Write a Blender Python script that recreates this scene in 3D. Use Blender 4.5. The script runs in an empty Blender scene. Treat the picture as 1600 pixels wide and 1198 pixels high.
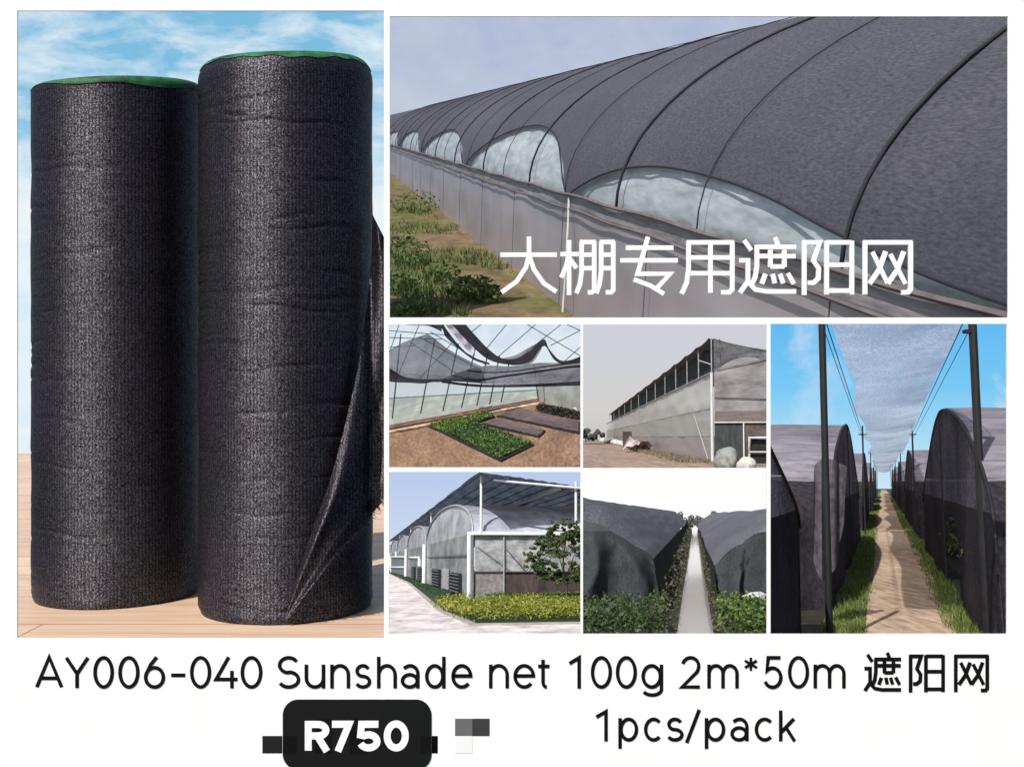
import bpy, bmesh, math, random
from mathutils import Matrix, Vector, noise
random.seed(7)
scene = bpy.context.scene
COL = scene.collection
K = 3.0                         # metres per scene unit
F = 1600.0                      # focal length in photo pixels (photo 1600 x 1198)
PI = math.pi
sin, cos, tan, atan, sqrt = math.sin, math.cos, math.tan, math.atan, math.sqrt

# ------------------------------------------------------------------ camera, light, world
cam = bpy.data.cameras.new('camera'); cam.sensor_width = 36; cam.lens = 36.0
cam.clip_start = 0.05; cam.clip_end = 60000
co = bpy.data.objects.new('camera', cam); COL.objects.link(co)
co.rotation_euler = (PI / 2, 0, 0)
scene.camera = co
SUN = Vector((-0.369, -0.527, 0.766)).normalized()
sl = bpy.data.lights.new('sun', 'SUN'); sl.energy = 4.8; sl.angle = math.radians(0.6); sl.color = (1, .965, .92)
so = bpy.data.objects.new('sun', sl); COL.objects.link(so)
so.rotation_euler = SUN.to_track_quat('Z', 'Y').to_euler()
w = bpy.data.worlds.new('World'); scene.world = w; w.use_nodes = True
nt = w.node_tree; bg = nt.nodes['Background']; sk = nt.nodes.new('ShaderNodeTexSky')
sk.sky_type = 'NISHITA'; sk.sun_disc = False
sk.sun_elevation = math.asin(SUN.z); sk.sun_rotation = math.atan2(SUN.x, SUN.y)
sk.air_density = 1.0; sk.dust_density = 2.5; sk.ozone_density = 1.0
nt.links.new(sk.outputs[0], bg.inputs[0]); bg.inputs[1].default_value = 0.11
scene.view_settings.view_transform = 'Standard'; scene.view_settings.look = 'None'
scene.view_settings.exposure = 0.0; scene.view_settings.gamma = 1.0
scene.view_settings.use_curve_mapping = False
scene.render.engine = 'CYCLES'
scene.cycles.transparent_max_bounces = 24
scene.cycles.max_bounces = 6

# ------------------------------------------------------------------ materials
def lin(r, g, b):
    f = lambda c: c / 12.92 if c <= .04045 else ((c + .055) / 1.055) ** 2.4
    return (f(r / 255), f(g / 255), f(b / 255))
def N(t, kind, **kw):
    n = t.nodes.new(kind)
    for k, v in kw.items():
        if hasattr(n, k): setattr(n, k, v)
        else: n.inputs[k].default_value = v
    return n
def base_mat(name):
    m = bpy.data.materials.new(name); m.use_nodes = True
    t = m.node_tree; t.nodes.clear()
    out = t.nodes.new('ShaderNodeOutputMaterial'); b = t.nodes.new('ShaderNodeBsdfPrincipled')
    t.links.new(b.outputs[0], out.inputs[0])
    return m, t, b, out
def mapped(t, scale=(1, 1, 1), uv=False, rot=(0, 0, 0)):
    tc = t.nodes.new('ShaderNodeTexCoord'); mp = t.nodes.new('ShaderNodeMapping')
    mp.inputs['Scale'].default_value = scale; mp.inputs['Rotation'].default_value = rot
    t.links.new(tc.outputs['UV' if uv else 'Object'], mp.inputs['Vector'])
    return mp.outputs[0]
def noisy(t, vec, scale, detail=4, rough=.6):
    n = N(t, 'ShaderNodeTexNoise', Scale=scale, Detail=detail, Roughness=rough)
    t.links.new(vec, n.inputs['Vector']); return n.outputs['Fac']
def ramp(t, fac, stops):
    r = t.nodes.new('ShaderNodeValToRGB'); e = r.color_ramp.elements
    while len(e) < len(stops): e.new(.5)
    for el, (p, c) in zip(e, stops):
        el.position = p; el.color = (*c, 1) if len(c) == 3 else c
    t.links.new(fac, r.inputs[0]); return r.outputs[0]
def mixc(t, fac, a, b, mode='MIX'):
    n = t.nodes.new('ShaderNodeMix'); n.data_type = 'RGBA'; n.blend_type = mode
    for sock, v in ((n.inputs[0], fac), (n.inputs[6], a), (n.inputs[7], b)):
        if hasattr(v, 'is_output'): t.links.new(v, sock)
        elif isinstance(v, (int, float)): sock.default_value = v
        else: sock.default_value = (*v, 1)
    return n.outputs[2]
def math_(t, op, a, b=0.0):
    n = t.nodes.new('ShaderNodeMath'); n.operation = op
    for s, v in zip(n.inputs, (a, b)):
        if hasattr(v, 'is_output'): t.links.new(v, s)
        else: s.default_value = v
    return n.outputs[0]
def bump(t, b, h, strength=.3, dist=.01):
    n = N(t, 'ShaderNodeBump', Strength=strength, Distance=dist)
    t.links.new(h, n.inputs['Height']); t.links.new(n.outputs[0], b.inputs['Normal'])

def M(name, c, c2=None, scale=5, rough=.75, spec=.3, stretch=(1, 1, 1), alpha=1.0, lo=.35, hi=.65,
      fine=0, bmp=0, bdist=.01, trans=0, avar=0, rot=(0, 0, 0)):
    """general procedural surface: two colours mixed by noise, optional fine grain, bump and see-through"""
    m, t, b, out = base_mat(name)
    v = mapped(t, stretch, rot=rot)
    n = noisy(t, v, scale, 6, .62)
    c2 = c2 or tuple(x * .72 for x in c)
    col = ramp(t, n, [(lo, c), (hi, c2)])
    if fine:
        g = noisy(t, v, fine, 3, .7)
        gg = ramp(t, g, [(.3, (.55,) * 3), (.7, (1.35,) * 3)])
        col = mixc(t, 1.0, col, gg, 'MULTIPLY')
    t.links.new(col, b.inputs['Base Color'])
    b.inputs['Roughness'].default_value = rough; b.inputs['Specular IOR Level'].default_value = spec
    if bmp: bump(t, b, noisy(t, v, fine or scale * 3, 4, .7), bmp, bdist)
    src = b.outputs[0]
    if trans:
        tr = t.nodes.new('ShaderNodeBsdfTranslucent'); t.links.new(col, tr.inputs[0])
        mx = t.nodes.new('ShaderNodeMixShader'); mx.inputs[0].default_value = trans
        t.links.new(src, mx.inputs[1]); t.links.new(tr.outputs[0], mx.inputs[2]); src = mx.outputs[0]
    if alpha < 1:
        tp = t.nodes.new('ShaderNodeBsdfTransparent'); mx = t.nodes.new('ShaderNodeMixShader')
        if avar:
            a = noisy(t, v, fine or scale * 4, 4, .7)
            a = math_(t, 'ADD', math_(t, 'MULTIPLY', math_(t, 'SUBTRACT', a, .5), avar), alpha)
            a.node.use_clamp = True
            t.links.new(a, mx.inputs[0])
        else: mx.inputs[0].default_value = alpha
        t.links.new(tp.outputs[0], mx.inputs[1]); t.links.new(src, mx.inputs[2]); src = mx.outputs[0]
    t.links.new(src, out.inputs[0])
    return m

def sky_mat(name, stops, axis_len, clouds=None, base=None):
    """a sky gives off its own light: vertical tint (object z / axis_len in 0..1) and noise clouds"""
    m = bpy.data.materials.new(name); m.use_nodes = True; t = m.node_tree; t.nodes.clear()
    out = t.nodes.new('ShaderNodeOutputMaterial'); em = t.nodes.new('ShaderNodeEmission')
    tc = t.nodes.new('ShaderNodeTexCoord'); sx = t.nodes.new('ShaderNodeSeparateXYZ')
    t.links.new(tc.outputs['Object'], sx.inputs[0])
    col = ramp(t, math_(t, 'DIVIDE', sx.outputs['Z'], axis_len), stops)
    if clouds:
        sc, st, lo, hi, cc, zlo, zhi = clouds
        mp = t.nodes.new('ShaderNodeMapping'); mp.inputs['Scale'].default_value = st
        mp.inputs['Rotation'].default_value = (0, math.radians(18), 0)
        t.links.new(tc.outputs['Object'], mp.inputs[0])
        n = N(t, 'ShaderNodeTexNoise', Scale=sc / axis_len, Detail=7, Roughness=.58, Distortion=.35)
        t.links.new(mp.outputs[0], n.inputs['Vector'])
        f = ramp(t, n.outputs['Fac'], [(lo, (0, 0, 0)), (hi, (1, 1, 1))])
        col = mixc(t, f, col, cc)
    t.links.new(col, em.inputs[0]); t.links.new(em.outputs[0], out.inputs[0])
    return m

def foliage(name, c, c2, c3=None):
    m, t, b, out = base_mat(name)
    v = mapped(t)
    g = t.nodes.new('ShaderNodeNewGeometry')
    col = ramp(t, g.outputs['Random Per Island'], [(0, c2), (.55, c), (1, c3 or tuple(min(1, x * 1.7) for x in c))])
    t.links.new(col, b.inputs['Base Color']); b.inputs['Roughness'].default_value = .55
    b.inputs['Specular IOR Level'].default_value = .35
    tr = t.nodes.new('ShaderNodeBsdfTranslucent'); t.links.new(col, tr.inputs[0])
    mx = t.nodes.new('ShaderNodeMixShader'); mx.inputs[0].default_value = .25
    t.links.new(b.outputs[0], mx.inputs[1]); t.links.new(tr.outputs[0], mx.inputs[2]); t.links.new(mx.outputs[0], out.inputs[0])
    return m

# ------------------------------------------------------------------ panels: each window of the board looks onto a place of its own
class Panel:
    def __init__(self, rect, hy, s, yaw=0.0, mg=(3, 3, 3, 3)):
        pitch = atan((599 - hy) / F)
        s *= K; self.s = s; self.rect = rect
        self.M = Matrix.Rotation(pitch, 4, 'X') @ Matrix.Rotation(yaw, 4, 'Z') @ Matrix.Scale(s, 4)
        self.R = (Matrix.Rotation(pitch, 3, 'X') @ Matrix.Rotation(yaw, 3, 'Z')).inverted()
        x0, y0, x1, y1 = rect
        x0 -= mg[0]; y0 -= mg[1]; x1 += mg[2]; y1 += mg[3]
        self.ext = (x0, y0, x1, y1)
        pl = [Vector((-1, (x0 - 800) / F, 0)), Vector((1, -(x1 - 800) / F, 0)),
              Vector((0, -(599 - y0) / F, 1)), Vector((0, (599 - y1) / F, -1))]
        self.planes = [self.R @ p for p in pl]          # outward normals, through the view point
    def ray(self, px, py):
        return self.R @ Vector(((px - 800) / F, 1, (599 - py) / F))
    def W(self, px, py, Y):
        r = self.ray(px, py); return r * (Y / r.y)
    def G(self, px, py, z=-1.0):
        r = self.ray(px, py); return r * (z / r.z)
    def hit(self, px, py, p0, n):
        r = self.ray(px, py); return r * (p0.dot(n) / r.dot(n))
    def clip(self, bm):
        for n in self.planes:
            if any(v.co.dot(n) > 0 for v in bm.verts):
                bmesh.ops.bisect_plane(bm, geom=bm.verts[:] + bm.edges[:] + bm.faces[:], dist=1e-7,
                                       plane_co=(0, 0, 0), plane_no=n, clear_outer=True)

BASE = {}
def tag(o, label=None, cat=None, group=None, kind=None):
    if label: o['label'] = label
    if cat: o['category'] = cat
    if group: o['group'] = group
    if kind: o['kind'] = kind
    return o
def thing(name, P, base, label, cat, group=None):
    o = bpy.data.objects.new(name, None); COL.objects.link(o); o.empty_display_size = .1
    o.matrix_world = P.M @ Matrix.Translation(base); BASE[o] = (Vector(base), P)
    return tag(o, label, cat, group)
def obj(name, bm, mat, P, parent=None, smooth=False, clip=True, base=None):
    if clip: P.clip(bm)
    if not bm.verts: bm.free(); return None
    if parent is not None: b = BASE[parent][0]
    elif base is not None: b = Vector(base)
    else:
        lo = Vector([min(v.co[i] for v in bm.verts) for i in range(3)]); hi = Vector([max(v.co[i] for v in bm.verts) for i in range(3)])
        b = Vector(((lo.x + hi.x) / 2, (lo.y + hi.y) / 2, lo.z))
    bmesh.ops.translate(bm, verts=bm.verts, vec=-b)
    me = bpy.data.meshes.new(name); bm.to_mesh(me); bm.free()
    for m in (mat if isinstance(mat, (list, tuple)) else [mat]): me.materials.append(m)
    if smooth:
        for p in me.polygons: p.use_smooth = True
    o = bpy.data.objects.new(name, me); COL.objects.link(o)
    if parent is not None: o.parent = parent; BASE[o] = (b, P)
    else: o.matrix_world = P.M @ Matrix.Translation(b); BASE[o] = (b, P)
    return o
def struct(name, bm, mat, P, kind='structure', **kw):
    o = obj(name, bm, mat, P, **kw)
    if o: o['kind'] = kind
    return o
def copy_tree(o, parent=None):
    c = o.copy(); COL.objects.link(c)
    if parent is not None: c.parent = parent
    BASE[c] = BASE.get(o)
    for ch in list(o.children): copy_tree(ch, c)
    return c

# ------------------------------------------------------------------ mesh helpers
def new(): return bmesh.new()
def quad(bm, *pts):
    return bm.faces.new([bm.verts.new(p) for p in pts])
def box(bm, p0, p1):
    x0, y0, z0 = p0; x1, y1, z1 = p1
    hexa(bm, [(x0, y0, z0), (x1, y0, z0), (x1, y1, z0), (x0, y1, z0)], [(x0, y0, z1), (x1, y0, z1), (x1, y1, z1), (x0, y1, z1)])
def hexa(bm, lo, hi):
    a = [bm.verts.new(p) for p in lo]; b = [bm.verts.new(p) for p in hi]; n = len(a)
    bm.faces.new(a[::-1]); bm.faces.new(b)
    for i in range(n): bm.faces.new((a[i], a[(i + 1) % n], b[(i + 1) % n], b[i]))
def tube(bm, pts, r, n=6, r1=None):
    pts = [Vector(p) for p in pts]; rings = []
    for i, p in enumerate(pts):
        d = (pts[min(i + 1, len(pts) - 1)] - pts[max(i - 1, 0)]).normalized()
        u = d.cross(Vector((0, 0, 1)));
        if u.length < .05: u = d.cross(Vector((1, 0, 0)))
        u.normalize(); v = d.cross(u)
        rr = r if r1 is None else r + (r1 - r) * i / (len(pts) - 1)
        rings.append([bm.verts.new(p + (u * cos(2 * PI * k / n) + v * sin(2 * PI * k / n)) * rr) for k in range(n)])
    for a, b in zip(rings, rings[1:]):
        for k in range(n): bm.faces.new((a[k], a[(k + 1) % n], b[(k + 1) % n], b[k]))
    bm.faces.new(rings[0][::-1]); bm.faces.new(rings[-1])
def grid(bm, rows):
    V = [[bm.verts.new(p) for p in r] for r in rows]
    for a, b in zip(V, V[1:]):
        for k in range(len(a) - 1): bm.faces.new((a[k], a[k + 1], b[k + 1], b[k]))
    return V
def spline(pts, n):
    """resample a polyline of tuples smoothly (Catmull-Rom) to n points"""
    pts = [Vector(p) for p in pts]; m = len(pts) - 1; res = []
    for i in range(n):
        t = m * i / (n - 1); k = min(int(t), m - 1); u = t - k
        p0, p1, p2, p3 = pts[max(k - 1, 0)], pts[k], pts[k + 1], pts[min(k + 2, m)]
        res.append(.5 * ((2 * p1) + (p2 - p0) * u + (2 * p0 - 5 * p1 + 4 * p2 - p3) * u * u + (3 * p1 - p0 - 3 * p2 + p3) * u ** 3))
    return res
def keys(tab, x):
    if x <= tab[0][0]: return tab[0][1]
    for (a, va), (b, vb) in zip(tab, tab[1:]):
        if x <= b:
            u = (x - a) / (b - a); u = u * u * (3 - 2 * u); return va + (vb - va) * u
    return tab[-1][1]
def keyc(tab, x):
    """smooth curve through the table (Hermite)"""
    if x <= tab[0][0]: return tab[0][1]
    n = len(tab) - 1
    sl_ = lambda i: (tab[min(i + 1, n)][1] - tab[max(i - 1, 0)][1]) / (tab[min(i + 1, n)][0] - tab[max(i - 1, 0)][0])
    for i in range(n):
        (a, va), (b, vb) = tab[i], tab[i + 1]
        if x <= b:
            h = b - a; u = (x - a) / h; ma, mb = sl_(i) * h, sl_(i + 1) * h
            return (2 * u ** 3 - 3 * u * u + 1) * va + (u ** 3 - 2 * u * u + u) * ma + (3 * u * u - 2 * u ** 3) * vb + (u ** 3 - u * u) * mb
    return tab[-1][1]
def loft(bm, top, bot, nu, nv, fold=None):
    """cloth between two edges, each a list of points; fold(u, v) gives a displacement vector"""
    A = spline(top, nu); B = spline(bot, nu); rows = []
    for j in range(nv + 1):
        v = j / nv; row = []
        for i in range(nu):
            p = A[i].lerp(B[i], v)
            if fold: p = p + Vector(fold(i / (nu - 1), v))
            row.append(p)
        rows.append(row)
    grid(bm, rows)
def leaf(bm, c, s, asp=.55):
    d = Vector((random.gauss(0, 1), random.gauss(0, 1), random.gauss(0, 1))).normalized()
    u = d.cross(Vector((random.gauss(0, 1), random.gauss(0, 1), random.gauss(0, 1)))).normalized(); v = d.cross(u)
    u *= s; v *= s * asp
    quad(bm, c - u, c - v * .9, c + u, c + v * .9)
def blob_leaves(bm, c, r, n, s, shell=.55):
    c = Vector(c)
    for _ in range(n):
        d = Vector((random.gauss(0, 1), random.gauss(0, 1), random.gauss(0, 1))).normalized()
        k = shell + (1 - shell) * random.random() ** .5
        leaf(bm, c + Vector((d.x * r[0], d.y * r[1], d.z * r[2])) * k, s * random.uniform(.6, 1.3))
def blades(bm, c, n, h, spread, wd):
    for _ in range(n):
        a = random.uniform(0, 2 * PI); k = random.random() ** .5 * spread
        b = Vector(c) + Vector((cos(a) * k, sin(a) * k, 0)); hh = h * random.uniform(.5, 1.2)
        tip = b + Vector((random.gauss(0, .4) * hh, random.gauss(0, .4) * hh, hh))
        t = random.uniform(0, PI); e = Vector((cos(t), sin(t), 0)) * wd
        bm.faces.new([bm.verts.new(p) for p in (b - e, b + e, tip)])
def ground(bm, P, n=60, m=60, z=-1.0, far=600, amp=0.0, near=None, asc=1.0):
    """ground sheet covering what its window can see, from the near edge to far"""
    x0, y0, x1, y1 = P.ext
    yb = P.ray((x0 + x1) / 2, y1); near = near or (z / yb.z) * yb.y * .85
    ys = [near * (far / near) ** (j / m) for j in range(m + 1)]
    rows = []
    for Y in ys:
        a = P.ray(x0 - 30, y1); b = P.ray(x1 + 30, y1)
        xa = min(a.x / a.y, P.ray(x0 - 30, y0).x) * Y; xb = b.x / b.y * Y
        row = []
        for i in range(n + 1):
            x = xa + (xb - xa) * i / n
            row.append((x, Y, z + amp * (noise.noise(Vector((x * asc, Y * asc * .3, 3))))))
        rows.append(row)
    grid(bm, rows)
def sky(P, Y, mat, ytop=None, ybot=None):
    x0, y0, x1, y1 = P.ext; bm = new()
    a, b = P.W(x0 - 40, (y0 if ytop is None else ytop), Y), P.W(x1 + 40, (y0 if ytop is None else ytop), Y)
    c, d = P.W(x1 + 40, (y1 if ybot is None else ybot), Y), P.W(x0 - 40, (y1 if ybot is None else ybot), Y)
    quad(bm, d, c, b, a)
    return struct('sky', bm, mat, P, clip=True)

# ================================================================== THE BOARD with seven openings
YB = 2.0 * K
class Flat:
    M = Matrix.Identity(4)
    def clip(self, bm): pass
FL = Flat()
def bp(px, py, d=0.0): return Vector(((px - 800) / F * YB, YB - d * K, (599 - py) / F * YB))
HOLES = [(27, 17, 600, 997), (609, 26, 1575, 496), (608, 507, 907, 730), (911, 507, 1198, 731),
         (608, 737, 907, 990), (911, 737, 1198, 990), (1204, 506, 1573, 990)]
white = M('white_board', (.90, .905, .90), (.885, .89, .885), 3, rough=.6, spec=.25)
xs = sorted({-45, 1645} | {h[0] for h in HOLES} | {h[2] for h in HOLES})
ys = sorted({-28, 1240} | {h[1] for h in HOLES} | {h[3] for h in HOLES})
bm = new(); vs = {}
def bv(x, y):
    if (x, y) not in vs: vs[(x, y)] = bm.verts.new(bp(x, y))
    return vs[(x, y)]
for x0, x1 in zip(xs, xs[1:]):
    for y0, y1 in zip(ys, ys[1:]):
        cx, cy = (x0 + x1) / 2, (y0 + y1) / 2
        if any(h[0] < cx < h[2] and h[1] < cy < h[3] for h in HOLES): continue
        bm.faces.new((bv(x0, y1), bv(x1, y1), bv(x1, y0), bv(x0, y0)))
back = bmesh.ops.extrude_face_region(bm, geom=bm.faces[:])
bmesh.ops.translate(bm, verts=[g for g in back['geom'] if isinstance(g, bmesh.types.BMVert)], vec=(0, .003 * K, 0))
bmesh.ops.recalc_face_normals(bm, faces=bm.faces)
board = bpy.data.objects.new('display_board', None); COL.objects.link(board)
board.location = bp(800, 1240); BASE[board] = (bp(800, 1240), FL)
tag(board, 'large white display board with seven rectangular openings and black lettering along its foot', 'display board')
obj('panel', bm, white, FL, board)

# ---- lettering: every letter drawn as strokes
def arc(cx, cy, rx, ry, a0, a1, n=14):
    return [(cx + rx * cos(math.radians(a0 + (a1 - a0) * i / n)), cy + ry * sin(math.radians(a0 + (a1 - a0) * i / n))) for i in range(n + 1)]
def ribbon(bm, pts, wd, d0, d1):
    """flat stroke of width wd (photo px) standing d0..d1 in front of the board"""
    P2 = [Vector(p) for p in pts]; L = []; R = []
    P2 = [p for i, p in enumerate(P2) if i == 0 or (p - P2[i - 1]).length > 1e-4]
    for i, p in enumerate(P2):
        a = (p - P2[i - 1]).normalized() if i else None
        b = (P2[i + 1] - p).normalized() if i < len(P2) - 1 else None
        if a is None: a = b
        if b is None: b = a
        na, nb = Vector((-a.y, a.x)), Vector((-b.y, b.x)); mt = na + nb
        if mt.length < .2: mt = na
        mt.normalize(); k = min(1 / max(mt.dot(na), .3), 2.2) * wd / 2
        L.append(p + mt * k); R.append(p - mt * k)
    fl = [bm.verts.new(bp(p.x, p.y, d1)) for p in L]; fr = [bm.verts.new(bp(p.x, p.y, d1)) for p in R]
    bl = [bm.verts.new(bp(p.x, p.y, d0)) for p in L]; br = [bm.verts.new(bp(p.x, p.y, d0)) for p in R]
    for i in range(len(L) - 1):
        bm.faces.new((fl[i], fl[i + 1], fr[i + 1], fr[i])); bm.faces.new((bl[i], bl[i + 1], fl[i + 1], fl[i]))
        bm.faces.new((fr[i], fr[i + 1], br[i + 1], br[i]))
    for i in (0, -1): bm.faces.new((fl[i], fr[i], br[i], bl[i]))
O_ = [arc(.5, .5, .5, .5, 0, 360, 32)]
bowl = arc(.47, .5, .47, .5, 0, 360, 28)
GL = {
 'A': [[(0, 0), (.5, 1.02), (1, 0)], [(.18, .30), (.82, .30)]], 'Y': [[(0, 1), (.5, .45), (1, 1)], [(.5, .45), (.5, -.03)]],
 '0': O_, '6': [arc(.5, .33, .5, .33, 0, 360, 28), [(.06, .48), (.3, .78), (.62, 1.02)]], '-': [[(0, .40), (1, .40)]],
 '4': [[(.62, 1.02), (0, .26), (1.05, .26)], [(.78, .55), (.78, -.04)]],
 'S': [arc(.5, .745, .46, .255, 30, 180) + arc(.5, .745, .46, .255, 180, 262)[1:] + arc(.5, .255, .5, .255, 82, 0)[0:] + arc(.5, .255, .5, .255, 0, -150)[1:]],
 '1': [[(0, .80), (.96, 1.0), (.96, -.05)]],
 '2': [arc(.5, .72, .47, .28, 165, 0) + arc(.4, .72, .57, .36, 0, -38, 5)[1:] + [(0, 0), (1.03, 0)]],
 '5': [[(.95, 1), (.18, 1), (.1, .56)] + arc(.46, .32, .52, .33, 130, -155, 18)],
 '*': [[(.5, 1.0), (.5, .56)], [(0, .90), (1, .66)], [(0, .66), (1, .90)]], '/': [[(0, -.1), (1, 1.06)]],
 'u': [[(0, 1.05), (0, .42)] + arc(.5, .42, .5, .42, 180, 360) + [(1, 1.05)], [(1, .5), (1, -.06)]],
 'n': [[(0, -.06), (0, 1.05)], arc(.5, .56, .5, .44, 180, 0) + [(1, -.06)]],
 'm': [[(0, -.06), (0, 1.05)], arc(.25, .62, .25, .38, 180, 0) + [(.5, -.06)], arc(.75, .62, .25, .38, 180, 0) + [(1, -.06)]],
 's': [arc(.5, .75, .44, .25, 25, 262) + arc(.5, .25, .5, .25, 82, -155)],
 'h': [[(0, -.06), (0, 1.42)], arc(.5, .56, .5, .44, 180, 0) + [(1, -.06)]],
 'a': [arc(.47, .5, .47, .5, 0, 360, 28), [(1, 1.05), (1, -.06)]],
 'd': [bowl, [(1, 1.42), (1, -.06)]],
 'e': [[(.02, .52), (1, .52)] + arc(.5, .5, .5, .5, 4, 318, 26)],
 't': [[(.4, 1.28), (.4, .28)] + arc(.72, .24, .32, .24, 180, 275, 8), [(-.05, .97), (1, .97)]],
 'g': [bowl, [(1, 1.05), (1, .0)] + arc(.5, -.12, .5, .26, 0, -155, 12)],
 'p': [arc(.53, .5, .47, .5, 0, 360, 28), [(0, 1.05), (0, -.42)]],
 'c': [arc(.53, .5, .53, .5, 45, 315, 24)],
 'k': [[(0, -.06), (0, 1.42)], [(.95, 1.02), (.05, .38)], [(.36, .62), (1.0, -.06)]],
}
GL['a'] = [arc(.42, .30, .42, .30, 0, 360, 24), arc(.47, .66, .42, .34, 165, 0) + [(.89, .66), (.89, -.06)]]
GL['a'] = [arc(.45, .29, .45, .29, 0, 360, 24), [(.08, .88)] + arc(.48, .62, .46, .38, 118, 0, 10) + [(.94, -.06)]]
black = M('black_print', (.004, .004, .004), (.006, .006, .006), 4, rough=.7, spec=.1)
def line(bm, items, base, capt, xtop, wd):
    k = 0
    for ch, x0, x1 in items:
        top = capt if (ch in 'AYS0123456789-*/') else xtop
        h = wd / 2
        for st in GL[ch]:
            k += 1
            pts = [((x0 + h) + (x1 - x0 - wd) * x, (base - h) - (base - top - wd) * y) for x, y in st]
            ribbon(bm, pts, wd * (.72 if ch == '*' else 1), 0.0, .0012 + .00004 * (k % 9))
L1 = [('A', 55, 99), ('Y', 101, 140), ('0', 146, 178), ('0', 185, 218), ('6', 225, 258), ('-', 265, 292), ('0', 297, 330), ('4', 335, 372),
      ('0', 376, 410), ('S', 433, 469), ('u', 476, 508), ('n', 516, 547), ('s', 554, 580), ('h', 589, 620), ('a', 626, 657), ('d', 664, 696),
      ('e', 705, 738), ('n', 764, 795), ('e', 802, 836), ('t', 839, 861), ('1', 887, 908), ('0', 923, 956), ('0', 962, 995), ('g', 1002, 1036),
      ('2', 1063, 1095), ('m', 1105, 1154), ('*', 1161, 1185), ('5', 1193, 1223), ('0', 1231, 1264), ('m', 1271, 1321)]
L2 = [('1', 929, 950), ('p', 966, 997), ('c', 1006, 1035), ('s', 1041, 1068), ('/', 1070, 1095), ('p', 1101, 1133), ('a', 1141, 1171), ('c', 1179, 1209), ('k', 1217, 1244)]
CJ = {
 'da': [[(50, 110), (252, 110)], [(152, 45), (152, 112), (141, 155), (108, 205), (54, 244)], [(152, 112), (170, 163), (205, 212), (250, 242)]],
 'peng': [[(264, 108), (330, 108)], [(295, 58), (295, 254)], [(294, 112), (285, 150), (267, 192)], [(298, 125), (322, 158)],
          [(340, 65), (340, 170), (334, 215), (321, 248)], [(334, 65), (390, 65)], [(385, 62), (385, 236), (377, 244), (362, 244)], [(340, 110), (385, 110)], [(340, 158), (385, 158)],
          [(410, 65), (410, 170), (404, 215), (392, 248)], [(404, 65), (458, 65)], [(453, 62), (453, 236), (445, 244), (426, 244)], [(410, 110), (453, 110)], [(410, 158), (453, 158)]],
 'zhuan': [[(498, 85), (668, 85)], [(478, 130), (684, 130)], [(577, 46), (540, 178), (656, 178), (604, 234)], [(526, 198), (585, 220), (634, 250)]],
 'yong': [[(722, 62), (722, 160), (715, 210), (697, 250)], [(716, 66), (884, 66)], [(878, 62), (878, 233), (868, 244), (838, 244)], [(800, 66), (800, 246)], [(722, 120), (878, 120)], [(722, 176), (878, 176)]],
 'zhe': [[(920, 58), (946, 94)], [(903, 130), (934, 130), (934, 205), (905, 246)], [(934, 207), (960, 234), (1000, 241), (1106, 241)], [(1030, 48), (1042, 76)], [(958, 82), (1106, 82)],
         [(966, 82), (966, 150), (960, 190), (946, 218)], [(972, 115), (1104, 115)], [(1014, 92), (1014, 154)], [(1064, 92), (1064, 154)], [(1014, 152), (1064, 152)],
         [(997, 178), (983, 214)], [(1022, 178), (1030, 212)], [(1048, 178), (1060, 212)], [(1076, 176), (1098, 214)]],
 'yang': [[(1135, 60), (1135, 254)], [(1130, 66), (1190, 66), (1168, 132), (1187, 160), (1185, 195), (1168, 210), (1148, 210)], [(1215, 60), (1215, 252)], [(1305, 60), (1305, 252)], [(1215, 66), (1305, 66)], [(1215, 146), (1305, 146)], [(1215, 238), (1305, 238)]],
 'wang': [[(1352, 60), (1352, 252)], [(1348, 66), (1521, 66)], [(1515, 62), (1515, 234), (1506, 244), (1482, 244)], [(1378, 100), (1432, 212)], [(1426, 98), (1402, 165), (1368, 214)], [(1442, 108), (1496, 214)], [(1491, 98), (1467, 165), (1433, 214)]],
}
bm = new(); line(bm, L1, 1075, 1024, 1036.5, 5.3)
k = 0
for nm, X0, X1, zx0, zx1 in (('zhe', 1348, 1410, 903, 1106), ('yang', 1420, 1477, 1135, 1309), ('wang', 1490, 1546, 1350, 1519)):
    for st in CJ[nm]:
        k += 1
        ribbon(bm, [(X0 + 2.5 + (x - zx0) / (zx1 - zx0) * (X1 - X0 - 5), 1019 + (y - 48) / (252 - 48) * 61) for x, y in st], 5.4, 0, .0012 + .00004 * (k % 9))
obj('lettering', bm, black, FL, board)
bm = new(); line(bm, L2, 1157.5, 1108, 1120, 5.3)
obj('lettering', bm, black, FL, board)
bm = new(); k = 0
for nm in CJ:
    for st in CJ[nm]:
        k += 1
        ribbon(bm, [(760 + x / 2.2857, 350 + y / 2.2857) for x, y in st], 7.2, -.003, .0012 + .00004 * (k % 9))
o = obj('lettering', bm, white, FL, board); o['label'] = 'white lettering mounted across the widest opening'
def sq(x0, y0, x1, y1, c, d=.0006):
    bm = new(); hexa(bm, [bp(x0, y1, 0), bp(x1, y1, 0), bp(x1, y0, 0), bp(x0, y0, 0)], [bp(x0, y1, d), bp(x1, y1, d), bp(x1, y0, d), bp(x0, y0, d)])
    return bm
for x0, y0, x1, y1, c in ((410, 1149, 441, 1176, (34, 34, 34)), (711, 1122, 738, 1149, (104, 105, 105)), (738, 1122, 765, 1149, (60, 61, 61)), (711, 1149, 738, 1176, (234, 236, 235)), (674.5, 1149, 684, 1176, (2, 2, 2))):
    k = lin(*c); obj('printed_square', sq(x0, y0, x1, y1, c), M('printed_grey', k, k, rough=.7, spec=.1), FL, board)
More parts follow.
